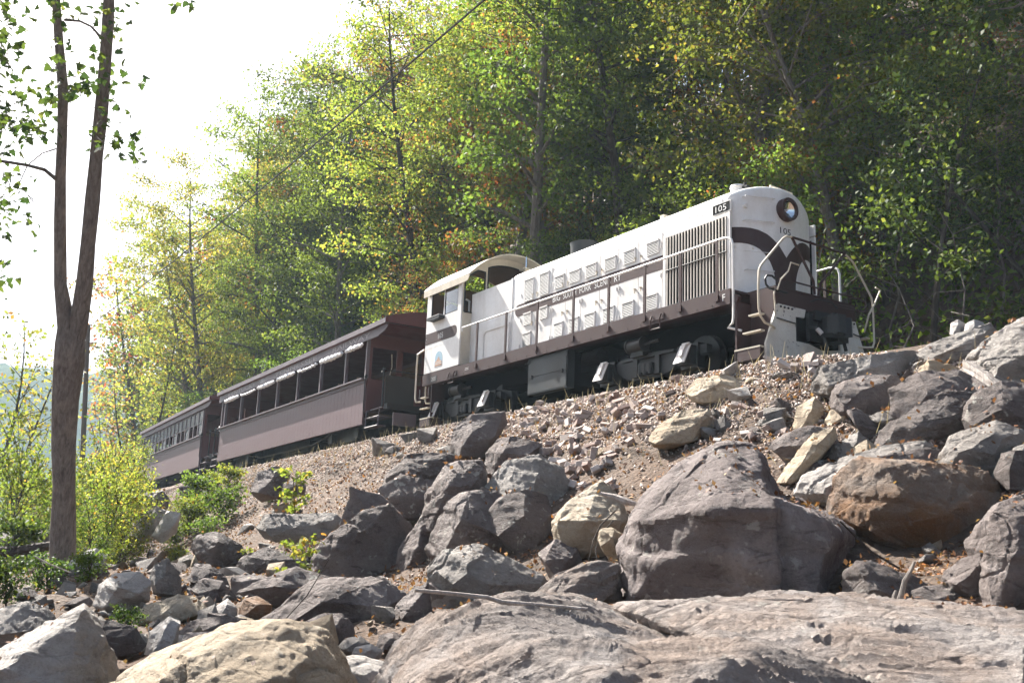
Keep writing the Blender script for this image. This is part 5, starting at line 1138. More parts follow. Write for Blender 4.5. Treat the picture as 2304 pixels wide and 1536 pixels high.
# dark filler blocks added for the shade in the gaps; no holes show through
FILL = ['under the pale-edged block below the bricks', 'under the speckled grey boulder', 'under the tan block with the sunlit top', 'behind the tilted tan slab', 'behind the rusty boulder', 'under the weathered timber', 'behind the block with the pale left face', 'behind the dark layered block', 'left of the long whale-backed boulder', 'under the splintered layered rock', 'under the long smooth rounded boulder', 'behind the dark boulder at the right edge', 'behind the pale upright chip', 'right of the upright pale stone', 'behind the big lichen-spotted boulder', 'behind the tan foreground slab', 'in the hollow below the rusty boulder', 'in the hollow above the lowest slab at the right', 'beside the small pale stone at the right edge', 'above the right shoulder of the huge boulder', 'left of the timber', 'below the knobbly boulder', 'below the pale rounded stone', 'under the timber at the right edge']
for k, (px_, py_, w_, h_, d_) in enumerate([(1180, 1180, 90, 90, 15.6), (1080, 1330, 130, 60, 12.8), (1330, 1330, 120, 70, 11.2), (1820, 1010, 90, 60, 14.2), (2060, 1060, 120, 60, 13.2), (2260, 930, 110, 80, 14.2), (840, 1210, 90, 120, 17.2), (930, 1120, 90, 60, 18.0), (660, 1330, 120, 50, 15.0), (2120, 900, 120, 80, 15.4), (1960, 900, 110, 60, 15.8), (2290, 1240, 110, 130, 10.4), (740, 1420, 70, 40, 10.8), (480, 1450, 90, 40, 11.4), (230, 1440, 100, 50, 11.0), (600, 1460, 120, 40, 9.6), (2200, 1300, 80, 60, 11), (2110, 1350, 90, 40, 10), (2290, 1060, 60, 60, 13), (1860, 1100, 60, 50, 13), (2230, 870, 60, 50, 15), (2060, 970, 70, 40, 14), (1830, 1060, 50, 40, 14), (2290, 960, 50, 50, 14)]):
    an = np.linspace(0, 2 * math.pi, 9)[:-1] + 0.3 * k
    rock('dark filler block wedged ' + FILL[k], 'rock_dark', P1(*[(px_ + w_ * math.cos(a) * rng.uniform(0.75, 1.1), py_ + h_ * math.sin(a) * rng.uniform(0.75, 1.1)) for a in an]), depth=d_, px=8)

# ------------------------------------------------------------------ vegetation
def leaf_quads(P, size, R_, up=0.5, droop=0.2):
    """folded diamond leaves at points P; returns verts, faces (two quads-halves as one quad)"""
    n = len(P); d_ = R_.normal(size=(n, 3)); d_[:, 2] -= droop; d_ /= np.linalg.norm(d_, axis=1)[:, None]
    nr = R_.normal(size=(n, 3)); nr[:, 2] += up * 2; s_ = np.cross(d_, nr); s_ /= (np.linalg.norm(s_, axis=1)[:, None] + 1e-9)
    nm = np.cross(s_, d_)
    L = (size * R_.uniform(0.65, 1.3, n))[:, None]; W = L * R_.uniform(0.26, 0.38, n)[:, None]
    V_ = np.stack([P, P + d_ * L * 0.45 - s_ * W + nm * W * 0.25, P + d_ * L, P + d_ * L * 0.45 + s_ * W + nm * W * 0.25], 1).reshape(-1, 3)
    return V_, np.arange(4 * n).reshape(n, 4)
LOBE = np.array([(0, 0), (0.22, 0.02), (0.50, -0.02), (0.36, 0.20), (0.58, 0.42), (0.30, 0.42), (0.26, 0.66), (0.0, 0.98), (-0.26, 0.66), (-0.30, 0.42), (-0.58, 0.42), (-0.36, 0.20), (-0.50, -0.02), (-0.22, 0.02)])
def lobed_leaves(P, size, R_, up=0.8, droop=0.35):
    n = len(P); d_ = R_.normal(size=(n, 3)); d_[:, 2] -= droop; d_ /= np.linalg.norm(d_, axis=1)[:, None]
    nr = R_.normal(size=(n, 3)); nr[:, 2] += up * 2; s_ = np.cross(d_, nr); s_ /= (np.linalg.norm(s_, axis=1)[:, None] + 1e-9); nm = np.cross(s_, d_)
    L = (size * R_.uniform(0.6, 1.25, n))[:, None, None]; k = len(LOBE)
    V_ = P[:, None] + L * (LOBE[None, :, 0, None] * s_[:, None] + LOBE[None, :, 1, None] * d_[:, None] - (LOBE[None, :, 0, None] ** 2 * 0.5) * nm[:, None])
    return V_.reshape(-1, 3), np.arange(k * n).reshape(n, k)

def tree_meshes(name, seed, H, r0, cb, cr, nbr, per, leaf, spread=0.42, lean=0.3, bark_m='bark_dark', leaf_m='leaf_green', fork=0.0, nsub=3, rise=0.35, lobed=False):
    R_ = np.random.default_rng(seed); mb = MB(); C_ = []
    n = 9; w1, w2 = R_.uniform(0, 6, 2); path = []
    for i in range(n):
        f_ = i / (n - 1); path.append((lean * H * 0.06 * math.sin(w1 + f_ * 2.6) - lean * H * 0.06 * math.sin(w1), lean * H * 0.05 * math.sin(w2 + f_ * 3.1) - lean * H * 0.05 * math.sin(w2), H * f_ - 0.25))
    path = np.array(path); rad = [r0 * (1.25 if i == 0 else 1.0) * (1 - 0.96 * (i / (n - 1)) ** 0.8) + 0.012 for i in range(n)]
    mb.tube([tuple(p) for p in path], rad, 8)
    def tp(h):
        return np.array([np.interp(h, path[:, 2], path[:, k]) for k in range(3)])
    for i in range(nbr):
        f_ = (i + R_.uniform(0, 1)) / nbr; h = H * (cb + (1 - cb) * f_ * 0.97)
        a = i * 2.4 + R_.uniform(-0.5, 0.5); L = cr * (0.35 + 0.65 * math.sin(math.pi * min(1, 0.22 + f_ * 0.62)) ** 0.8) * R_.uniform(0.65, 1.2)
        b0_ = tp(h); up = rise * R_.uniform(0.3, 1.5)
        e = b0_ + np.array([math.cos(a) * L, math.sin(a) * L, L * up]); mid = (b0_ + e) / 2 + np.array([0, 0, L * 0.10]) + R_.normal(0, L * 0.05, 3)
        rb = max(0.012, r0 * 0.32 * (1 - f_ * 0.75)); mb.tube([tuple(b0_), tuple(mid), tuple(e)], [rb, rb * 0.6, 0.008], 5, False)
        for q in np.linspace(0.35, 1.0, 5): C_.append((b0_ * (1 - q) ** 2 + 2 * mid * q * (1 - q) + e * q * q, 1.0))
        for k in range(nsub):
            q = R_.uniform(0.3, 0.95); s0 = b0_ * (1 - q) ** 2 + 2 * mid * q * (1 - q) + e * q * q
            a2 = a + R_.uniform(-1.3, 1.3); l2 = L * R_.uniform(0.25, 0.55); s1 = s0 + np.array([math.cos(a2) * l2, math.sin(a2) * l2, l2 * R_.uniform(-0.25, 0.5)])
            mb.tube([tuple(s0), tuple((s0 + s1) / 2 + R_.normal(0, l2 * 0.06, 3)), tuple(s1)], [rb * 0.42 + 0.004, rb * 0.25 + 0.003, 0.004], 4, False)
            for q in np.linspace(0.4, 1.0, 3): C_.append((s0 + (s1 - s0) * q, 0.8))
    Pts = []
    for c, w in C_:
        m_ = R_.poisson(per * (R_.uniform(0.0, 0.35) if R_.random() < 0.4 else R_.uniform(0.9, 2.2)))
        if m_: Pts.append(c + R_.normal(0, 1, (m_, 3)) * np.array([spread, spread, spread * 0.55]) * w)
    Pts = np.concatenate(Pts)
    V_, F_ = (lobed_leaves if lobed else leaf_quads)(Pts, leaf, R_)
    return mb.mesh(name + '_trunk', M[bark_m], True, fix=False), np_mesh(name + '_crown', V_, F_, M[leaf_m], False)

def plant(name, meshes, loc, rz, sc, leaf_m, label, cat, group, parts=('trunk', 'crown'), bark_m=None, tilt=(0, 0)):
    e = empty(name, loc, rz); e.rotation_euler = (tilt[0], tilt[1], rz); e.scale = (sc[0], sc[0], sc[1]); tag(e, label, cat, group)
    tr_ = new_obj(parts[0], meshes[0], e); cr_ = new_obj(parts[1], meshes[1], e)
    if leaf_m:
        cr_.material_slots[0].link = 'OBJECT'; cr_.material_slots[0].material = M[leaf_m]
    if bark_m:
        tr_.material_slots[0].link = 'OBJECT'; tr_.material_slots[0].material = M[bark_m]
    return e

TALL = [tree_meshes('forest_tree', 100 + i, 19.0, 0.27, cb, cr, 38, 26, 0.165, 0.46, ln) for i, (cb, cr, ln) in enumerate([(0.30, 3.7, 1.2), (0.22, 3.4, 0.9), (0.38, 4.2, 1.6), (0.28, 3.0, 0.8), (0.2, 3.6, 1.3)])]
MIDT = [tree_meshes('understorey_tree', 200 + i, 7.0, 0.075, 0.16, cr, 20, 17, 0.115, 0.34, 1.6, nsub=3, rise=0.3) for i, cr in enumerate([2.0, 2.4, 1.7, 2.2])]
FART = [tree_meshes('distant_tree', 300 + i, 18.0, 0.22, 0.2, cr, 24, 7, 0.34, 0.6, 0.8, nsub=2) for i, cr in enumerate([3.4, 2.8, 3.8])]
LEAFS = ['leaf_green', 'leaf_yellowgreen', 'leaf_gold', 'leaf_russet', 'leaf_dark']
WORD = {'leaf_green': 'green', 'leaf_yellowgreen': 'yellow-green', 'leaf_gold': 'golden', 'leaf_russet': 'russet', 'leaf_dark': 'dark green'}
def zone(px):
    return 'at the left end of the wood' if px < 560 else 'rising behind the coaches' if px < 960 else 'rising behind the locomotive cab' if px < 1300 else 'rising behind the locomotive hood' if px < 1780 else 'in the wood at the right edge'
def project(p):
    v = np.array(p) - CAM; w = v @ CF
    return (1152 + FPX * (v @ CR) / w, 768 - FPX * (v @ CU) / w) if w > 0.5 else (-9999, 0)
tr_r = np.random.default_rng(77)
n_t = 0
for y0, step, jit in ((6.0, 4.2, 1.2), (9.5, 4.6, 1.6), (14.0, 5.0, 2.0), (19.5, 5.6, 2.2), (26, 6.5, 2.6), (34, 8.0, 3.0), (44, 9.0, 3.5)):
    X = 16.0 + tr_r.uniform(0, 3)
    while X > -104:
        yy = y0 + float(track_y(X)) + tr_r.uniform(-jit, jit); xx = X + tr_r.uniform(-1.2, 1.2)
        X -= step * tr_r.uniform(0.75, 1.3)
        zz = tz1(xx, yy); p_ = project((xx, yy, zz + 8))
        if not (-100 < p_[0] < 2420): continue
        dist = math.hypot(xx - CAM[0], yy - CAM[1])
        if xx < -40: wts = [0.22, 0.36, 0.20, 0.19, 0.03]
        elif xx < -8: wts = [0.27, 0.34, 0.13, 0.20, 0.06]
        else: wts = [0.26, 0.20, 0.12, 0.12, 0.30]
        lm = LEAFS[int(tr_r.choice(5, p=wts))]
        ms = TALL[int(tr_r.integers(5))] if dist < 85 else FART[int(tr_r.integers(3))]
        sc = tr_r.uniform(0.8, 1.18) * (1.0 + 0.22 * float(sstep(-35, -70, xx))); zn = zone(p_[0]); rw = 'close to the track ' if y0 < 10 else 'halfway up the slope ' if y0 < 20 else 'high on the slope '
        plant('forest_tree', ms, (xx, yy, zz), tr_r.uniform(0, 6.28), (sc, sc * tr_r.uniform(0.9, 1.15)), lm, f'tall {WORD[lm]} broadleaf tree {rw}{zn}', 'tree', f'{WORD[lm]} trees {rw}{zn}', bark_m='bark_grey' if tr_r.random() < 0.45 else None, tilt=(tr_r.normal(0, 0.05), tr_r.normal(0, 0.05)))
        n_t += 1
for y0, step in ((4.6, 2.3), (6.8, 2.7), (10.0, 3.4), (14.5, 4.4), (20, 6.0)):
    X = 14.0
    while X > -70:
        yy = y0 + float(track_y(X)) + tr_r.uniform(-0.8, 0.9); xx = X + tr_r.uniform(-0.8, 0.8); X -= step * tr_r.uniform(0.7, 1.35) * (1 if X > -30 else 1.6)
        zz = tz1(xx, yy); p_ = project((xx, yy, zz + 3))
        if not (-60 < p_[0] < 2380): continue
        lm = LEAFS[int(tr_r.choice(5, p=([0.36, 0.26, 0.12, 0.08, 0.18] if xx < -6 else [0.22, 0.16, 0.14, 0.14, 0.34])))]; sc = tr_r.uniform(0.55, 1.15); zn = zone(p_[0]); rw = 'beside the track ' if y0 < 6 else 'just above the track ' if y0 < 10 else 'farther up the slope '
        plant('understorey_tree', MIDT[int(tr_r.integers(4))], (xx, yy, zz), tr_r.uniform(0, 6.28), (sc, sc), lm, f'slender {WORD[lm]} understorey sapling {rw}{zn}', 'sapling', f'{WORD[lm]} saplings {rw}{zn}', tilt=(tr_r.normal(0, 0.12), tr_r.normal(0, 0.12)))
# undergrowth on the hillside floor, one mass
ur = np.random.default_rng(5); nU = 60000
ux = 14 - 90 * ur.random(nU) ** 1.5; uy = 3.2 + track_y(ux) + 24 * ur.random(nU) ** 1.7
uz = tz(ux, uy) + np.abs(ur.normal(0, 0.55, nU)) * (0.3 + 0.9 * (fbm(np.stack([ux * 0.7, uy * 0.7, ux * 0], 1), 2, 3) > 0))
V_, F_ = leaf_quads(np.stack([ux, uy, uz], 1), 0.19, ur)
tag(new_obj('undergrowth', np_mesh('undergrowth', V_, F_, M['leaf_green'])), 'low leafy undergrowth covering the hillside behind the train', 'undergrowth', None, 'stuff')

# bare grey vines and dead saplings on the right of the slope
vr = np.random.default_rng(8)
for k, (px_, py_, d_) in enumerate([(1860, 640, 24), (2060, 700, 22), (2140, 690, 21), (2230, 640, 23), (2000, 620, 25), (2290, 600, 24), (1700, 420, 27), (1455, 520, 30)]):
    b_ = at(px_, py_, d_); b_[2] = tz1(b_[0], b_[1]) - 0.1
    h = vr.uniform(3, 6); mb = MB(); p = np.array([0.0, 0, 0]); path = [tuple(p)]
    for i in range(7): p = p + np.array([vr.normal(0, 0.16), vr.normal(0, 0.16), h / 7]); path.append(tuple(p))
    mb.tube(path, [0.032 - 0.0036 * i for i in range(8)], 6)
    tree_ = empty('dead_sapling', tuple(b_)); tag(tree_, 'bare grey dead sapling ' + ['just right of the locomotive nose', 'above the tipped block of the rock pile', 'above the round stone of the rock pile', 'left of the top right boulder', 'between the end handrails and the rock pile', 'at the right edge of the wood', 'behind the number board of the hood', 'behind the middle of the hood'][k], 'dead tree', 'dead saplings')
    mb.build('trunk', M['bark_grey'], tree_, True, fix=False)
    for i in range(6):
        q = path[2 + i % 5]; a = vr.uniform(0, 6.28); l = vr.uniform(0.6, 1.8); e1 = (q[0] + math.cos(a) * l * 0.5, q[1] + math.sin(a) * l * 0.5, q[2] + l * vr.uniform(0.0, 0.5)); e2 = (q[0] + math.cos(a + 0.3) * l, q[1] + math.sin(a + 0.3) * l, q[2] + l * vr.uniform(-0.4, 0.6))
        MB().tube([q, e1, e2], [0.013, 0.009, 0.004], 5).build('branch', M['bark_grey'], tree_, True, fix=False)

# --- twin-trunked tree in the left foreground
TD = 18.0
tree0 = at(138, 1272, TD); gz = tz1(tree0[0], tree0[1])
big = empty('twin_trunk_tree', (tree0[0], tree0[1], tree0[2])); tag(big, 'tall tree forking into two straight trunks at the left, with lobed leaves', 'tree')
def trel(px, py, d=TD): return tuple(at(px, py, d) - tree0)
def trunk_path(pts, d=TD): return [trel(x, y, d) for x, y, w in pts], [w * 0.93 / 2 / FPX * d * (1 + 0.05 * math.sin(y * 0.037 + x * 0.05)) for x, y, w in pts]
pa, ra = trunk_path([(138, 1310, 70), (140, 1270, 62), (142, 1200, 58), (144, 1100, 54), (143, 1000, 56), (147, 900, 62), (155, 820, 70), (158, 770, 74), (150, 735, 44), (136, 640, 31), (135, 500, 28), (136, 400, 25), (140, 300, 24), (142, 200, 24), (133, 100, 22), (126, 0, 20), (120, -120, 18), (112, -260, 14)])
pb, rb_ = trunk_path([(152, 860, 40), (160, 800, 50), (176, 735, 46), (190, 640, 38), (198, 550, 36), (208, 450, 34), (217, 350, 32), (228, 250, 31), (236, 150, 30), (243, 50, 27), (247, -60, 24), (252, -260, 16)])
for P_ in (pa, pb):
    for i in range(1, len(P_) - 1): P_[i] = tuple(np.array(P_[i]) + np.array([0, 0, 0]))
mb = MB(); mb.tube(pa, ra, 14); mb.build('trunk', M['bark_twin'], big, True, fix=False)
mb = MB(); mb.tube(pb, rb_, 14); mb.build('trunk', M['bark_twin'], big, True, fix=False)
limbs = [[(125, 402, 11), (100, 382, 9), (62, 372, 8), (0, 362, 7), (-120, 340, 5)], [(145, 45, 7), (180, 48, 6), (205, 60, 6), (228, 85, 6)], [(126, 335, 4), (95, 345, 3), (62, 372, 3), (40, 420, 2)]]
for lm in limbs:
    P_, R__ = trunk_path(lm, TD - 0.1); MB().tube(P_, R__, 6).build('limb', M['bark_grey'], big, True, fix=False)
lr = np.random.default_rng(21); LP = []
for (px_, py_, sx, sy, n) in [(0, 70, 45, 80, 100), (10, 250, 45, 60, 75), (75, 290, 45, 26, 34), (15, 460, 35, 60, 55), (0, 620, 22, 30, 14), (135, 120, 18, 40, 20), (175, 190, 28, 18, 22), (150, 205, 50, 20, 14), (240, 110, 22, 60, 26), (225, 180, 30, 30, 22), (240, 240, 34, 18, 9), (222, 300, 16, 20, 16), (285, 320, 32, 20, 16), (322, 178, 8, 8, 3), (420, 5, 22, 8, 8), (380, 30, 12, 6, 4), (110, 200, 20, 20, 8), (135, 20, 22, 25, 14), (60, 470, 20, 60, 8), (320, 358, 14, 4, 3), (270, 40, 20, 20, 10), (200, 20, 40, 20, 12), (30, -60, 90, 50, 60), (220, -80, 90, 50, 60), (-90, 200, 60, 200, 90)]:
    for k in range(int(n * 1.7)): LP.append(at(px_ + lr.normal(0, sx * 0.8), py_ + lr.normal(0, sy * 0.8), TD + lr.normal(-0.1, 0.9)) - tree0)
V_, F_ = lobed_leaves(np.array(LP), 0.135, lr); new_obj('crown', np_mesh('crown', V_, F_, M['leaf_tulip']), big)
mb = MB()
for k in range(0, len(LP), 6):
    q = LP[k]; mb.tube([tuple(q), tuple(q + lr.normal(0, 0.12, 3)), tuple(q + lr.normal(0, 0.28, 3))], [0.006, 0.005, 0.003], 4, False)
tag(mb.build('twigs', M['bark_grey'], big, False, fix=False), kind='stuff')

# --- slender trees and bushes in the left middle distance
LEFT = [tree_meshes('slender_tree', 400 + i, 11.0, 0.13, 0.3, 1.6, 16, 2.6, 0.24, 0.5, 1.6, nsub=2, rise=0.5) for i in range(3)]
for k, (px_, py_, d_, sc, lm, lb) in enumerate([(20, 1060, 46, 0.85, 'leaf_gold', 'slender half-bare tree with yellow leaves at the far left edge'), (52, 1060, 44, 0.8, 'leaf_gold', 'thin straight tree with sparse yellow leaves left of the twin trunks'), (118, 1060, 60, 0.7, 'leaf_gold', 'thin sapling with yellow leaves just left of the twin trunks'), (340, 960, 66, 0.95, 'leaf_yellowgreen', 'slim yellow-green tree above the rear coach'), (300, 980, 78, 0.95, 'leaf_gold', 'slim golden tree beyond the rear coach'), (-40, 1060, 40, 0.9, 'leaf_yellowgreen', 'yellow-green tree cut by the left edge of the picture')]):
    b_ = at(px_, py_, d_); b_[2] = tz1(b_[0], b_[1])
    plant('slender_tree', LEFT[k % 3], tuple(b_), 1.3 * k, (sc, sc), lm, lb, 'tree', None)
BUSH = [tree_meshes('bush', 500 + i, 2.0, 0.02, 0.02, 0.8, 22, 6, 0.085, 0.16, 1.5, nsub=3, rise=rs, bark_m='bark_dark') for i, rs in enumerate([1.5, 0.9, 1.9])]
bl = ['left of the twin-trunked tree foot', 'behind the twin-trunked tree', 'right of the twin-trunked tree', 'in front of the rear coach', 'below the rear coach', 'between the tree and the notched boulder', 'at the left edge below the slender trees', 'behind the weeds at the left edge', 'beside the utility pole', 'at the foot of the utility pole', 'below the end of the rear coach', 'low at the left picture edge', 'covering the corner of the rear coach', 'just right of the tree at ground level', 'below the notched boulder', 'in the gap between tree and pole', 'left of the mossy leaning stone', 'far back at the left edge', 'at the left behind the fallen log', 'in front of the rear coach steps']
for k, (px_, py_, d_, sc, lm) in enumerate([(60, 1180, 26, 0.8, 'goldenrod'), (150, 1130, 30, 0.95, 'goldenrod'), (205, 1190, 25, 0.95, 'goldenrod'), (255, 1150, 30, 1.0, 'goldenrod'), (292, 1140, 32, 0.85, 'goldenrod'), (235, 1225, 22, 0.7, 'leaf_yellowgreen'), (15, 1130, 32, 1.1, 'leaf_yellowgreen'), (80, 1120, 36, 1.0, 'goldenrod'), (175, 1100, 40, 1.15, 'goldenrod'), (235, 1080, 44, 1.2, 'goldenrod'), (335, 1125, 33, 0.5, 'goldenrod'), (10, 1210, 22, 0.9, 'leaf_green'), (280, 1090, 46, 1.1, 'goldenrod'), (190, 1230, 21, 0.6, 'leaf_green'), (290, 1200, 24, 0.7, 'leaf_yellowgreen'), (205, 1060, 50, 1.2, 'goldenrod'), (262, 1215, 23, 0.75, 'goldenrod'), (40, 1080, 46, 1.3, 'leaf_yellowgreen'), (95, 1205, 23, 0.7, 'leaf_green'), (400, 1105, 30, 0.45, 'leaf_yellowgreen')]):
    b_ = at(px_, py_, d_); b_[2] = tz1(b_[0], b_[1]) - 0.05
    plant('bush', BUSH[k % 3], tuple(b_), 2.1 * k, (sc, sc * 1.1), lm, ('tall sunlit yellow weed bush ' if lm == 'goldenrod' else 'leafy green bush ') + bl[k], 'bush', None, ('stem', 'foliage'))
# small weeds between the boulders
WEED = [tree_meshes('weed', 520 + i, 0.75, 0.008, 0.05, 0.32, 14, 7, 0.07, 0.09, 1.0, nsub=2, rise=0.8) for i in range(2)]
wl = ['right of the notched boulder', 'above the dark round boulder', 'left of the dark round boulder', 'in front of the pale upright stone', 'below the open coach', 'beside the pale block at the tree foot', 'left of the bleached white boulder', 'under the tan loaf-shaped stone', 'at the left edge of the picture', 'in front of the twin-trunked tree', 'below the small dark boulder under the coach', 'near the left picture edge above the grey rock', 'right of the mossy leaning stone', 'behind the upright grey stone', 'just right of the trunk foot', 'in the sunny patch right of the tree', 'between the sunny patch and the mossy stone', 'left of the pale upright stone', 'beside the fallen log', 'at the left edge above the fallen branch', 'above the bleached white boulder', 'left of the bleached boulder on bare earth', 'on the bank below the second coach end', 'just left of the saplings and boulder']
for k, (px_, py_, d_, sc, lm) in enumerate([(445, 1150, 21, 1.6, 'leaf_green'), (480, 1190, 20, 1.4, 'leaf_green'), (420, 1185, 21, 1.3, 'leaf_yellowgreen'), (400, 1240, 18.5, 0.9, 'leaf_green'), (520, 1110, 25, 1.2, 'leaf_yellowgreen'), (250, 1265, 17.5, 0.7, 'leaf_yellowgreen'), (190, 1310, 15, 0.7, 'leaf_green'), (295, 1430, 12, 0.5, 'leaf_dark'), (40, 1300, 15, 1.3, 'leaf_dark'), (120, 1260, 16.5, 1.2, 'leaf_dark'), (610, 1130, 23, 0.9, 'leaf_green'), (20, 1350, 12.5, 0.9, 'leaf_dark'), (425, 1215, 20, 1.2, 'leaf_green'), (390, 1280, 17, 0.7, 'leaf_yellowgreen'), (170, 1250, 17, 1.1, 'leaf_yellowgreen'), (225, 1235, 18, 1.3, 'goldenrod'), (275, 1235, 19, 1.3, 'leaf_yellowgreen'), (320, 1215, 20, 1.2, 'goldenrod'), (60, 1275, 16, 1.2, 'leaf_green'), (15, 1290, 15, 1.3, 'leaf_yellowgreen'), (260, 1280, 16, 0.8, 'leaf_green'), (110, 1320, 13.5, 0.8, 'leaf_dark'), (480, 1110, 25, 1.1, 'leaf_yellowgreen'), (455, 1225, 19, 0.9, 'leaf_green')]):
    b_ = at(px_, py_, ground_hit(px_, py_)); b_[2] = tz1(b_[0], b_[1]) - 0.03
    plant('weed', WEED[k % 2], tuple(b_), 1.7 * k, (sc, sc), lm, 'low leafy weed ' + wl[k], 'weed', None, ('stem', 'foliage'))
# two saplings with big lobed leaves
SAP = [tree_meshes('sapling', 540 + i, 1.5, 0.011, 0.25, 0.36, 9, 2.6, 0.125, 0.11, 0.8, nsub=1, rise=0.5, bark_m='bark_grey', leaf_m='leaf_yellowgreen', lobed=True) for i in range(2)]
for k, (px_, py_, d_, sc, lb) in enumerate([(668, 1215, 17.5, 0.95, 'upper sapling with big pale lobed leaves on the bank'), (660, 1330, 14.5, 0.62, 'lower sapling with big lobed leaves above the whale-backed boulder'), (545, 1300, 15, 0.35, 'small seedling with lobed leaves left of the saplings')]):
    b_ = at(px_, py_, ground_hit(px_, py_)); b_[2] = tz1(b_[0], b_[1]) - 0.05
    plant('sapling', SAP[k % 2], tuple(b_), 0.7 + k, (sc, sc), 'leaf_sapling', lb, 'sapling', None)

# ------------------------------------------------------------------ loose things on the bank
deps = bpy.context.evaluated_depsgraph_get()
allV, allF, nb_ = [], [], 0
for o in ROCKS:
    me = o.data; v = np.empty(len(me.vertices) * 3); me.vertices.foreach_get('co', v); v = v.reshape(-1, 3) + np.array(o.location)
    f = np.empty(len(me.polygons) * 3, dtype=np.int32); me.polygons.foreach_get('vertices', f); allV.append(v); allF.append(f.reshape(-1, 3) + nb_); nb_ += len(v)
bvh = BVHTree.FromPolygons(np.concatenate(allV).tolist(), np.concatenate(allF).tolist())
def surf(x, y):
    z = tz1(x, y); h_ = bvh.ray_cast(Vector((x, y, 6)), Vector((0, 0, -1)))
    if h_[0] is not None and h_[0].z > z: return h_[0].z, h_[1], True
    return z, None, False
sr = np.random.default_rng(3)
def octa(n, R_):
    """rough little stones: 6-corner solids, shared topology"""
    base = np.array([(1, 0, 0), (-1, 0, 0), (0, 1, 0), (0, -1, 0), (0, 0, 1), (0, 0, -1)], float)
    F_ = np.array([(0, 2, 4), (2, 1, 4), (1, 3, 4), (3, 0, 4), (2, 0, 5), (1, 2, 5), (3, 1, 5), (0, 3, 5)])
    q = R_.normal(size=(n, 4)); q /= np.linalg.norm(q, axis=1)[:, None]
    V_ = base[None] * R_.uniform(0.6, 1.3, (n, 6, 1)) * R_.uniform(0.55, 1.0, (n, 1, 3)) + R_.normal(0, 0.12, (n, 6, 3))
    w, x, y, z = q.T
    Rm = np.stack([1 - 2 * (y * y + z * z), 2 * (x * y - z * w), 2 * (x * z + y * w), 2 * (x * y + z * w), 1 - 2 * (x * x + z * z), 2 * (y * z - x * w), 2 * (x * z - y * w), 2 * (y * z + x * w), 1 - 2 * (x * x + y * y)], 1).reshape(-1, 3, 3)
    return np.einsum('nij,nkj->nki', Rm, V_), F_
# gravel of the bank: denser near the track
nG = 56000
gx = np.concatenate([7 - 42 * sr.random(int(nG * 0.8)) ** 1.15, sr.uniform(-6, 9, nG - int(nG * 0.8))])
gy = track_y(gx) - 2.1 - np.concatenate([np.abs(sr.normal(0, 1.7, int(nG * 0.8))), sr.uniform(0, 7.5, nG - int(nG * 0.8))])
gk = (gy - track_y(gx) > -4.4 + sr.normal(0, 0.5, nG)) | (gx < -6) | (sr.random(nG) < 0.3)
gk &= ~((gx > 2) & (gy < -5.5)); gx, gy = gx[gk], gy[gk]; nG = len(gx)
gs = 0.018 + 0.03 * sr.random(nG) ** 2.6
V_, F_ = octa(nG, sr); V_ = V_ * gs[:, None, None] + np.stack([gx, gy, tz(gx, gy) + gs * 0.3], 1)[:, None]
F_ = (F_[None] + 6 * np.arange(nG)[:, None, None]).reshape(-1, 3)
tag(new_obj('gravel', np_mesh('gravel', V_.reshape(-1, 3), F_, M['gravel_stone'])), 'crushed stone ballast and gravel covering the bank', 'gravel', None, 'stuff')
# fallen leaves
nL = 40000
lx = np.concatenate([9 - 40 * sr.random(26000) ** 1.7, sr.uniform(-20, 7, 14000)]); ly = np.concatenate([track_y(lx[:26000]) - 2.3 - 6.5 * sr.random(26000) ** 0.9, -6.5 - 8.5 * sr.random(14000)])
keep = fbm(np.stack([lx * 0.5, ly * 0.5, lx * 0], 1), 3, 77) + sr.normal(0, 0.35, nL) > -0.45; lx, ly = lx[keep], ly[keep]
lz = tz(lx, ly)
for k in range(len(lx)):
    h_ = bvh.ray_cast(Vector((lx[k], ly[k], 6)), Vector((0, 0, -1)))
    if h_[0] is not None and h_[0].z > lz[k]: lz[k] = h_[0].z if (h_[1].z > 0.75 and sr.random() < 0.35) else -50
ok_ = lz > -40; lx, ly, lz = lx[ok_], ly[ok_], lz[ok_] + 0.02
dl_ = np.hypot(lx - CAM[0], ly - CAM[1])
V_, F_ = leaf_quads(np.stack([lx, ly, lz], 1), 0.03 + 0.042 * np.clip((dl_ - 5) / 9, 0, 1), sr, up=1.6, droop=-0.1)
tag(new_obj('leaf_litter', np_mesh('leaf_litter', V_, F_, M['leaf_litter'])), 'fallen brown and orange leaves scattered over the bank', 'leaf litter', None, 'stuff')
# dry grass stalks and small twigs
mbv = []; nS = 900
sx = 8 - 40 * sr.random(nS); sy = track_y(sx) - 2.2 - np.abs(sr.normal(0, 1.1, nS)); sz = tz(sx, sy); hh = sr.uniform(0.08, 0.34, nS); dx_ = sr.normal(0, 0.35, (nS, 2))
b_ = np.stack([sx, sy, sz], 1); tp_ = b_ + np.stack([dx_[:, 0] * hh, dx_[:, 1] * hh, hh], 1); wv = np.array([0.55, 0.83, 0.0]) * 0.004
V_ = np.stack([b_ - wv, b_ + wv, tp_ + wv * 0.4, tp_ - wv * 0.4], 1).reshape(-1, 3)
tag(new_obj('dry_grass', np_mesh('dry_grass', V_, np.arange(4 * nS).reshape(-1, 4), M['dry_grass'])), 'dry grass stalks along the edge of the ballast', 'grass', None, 'stuff')
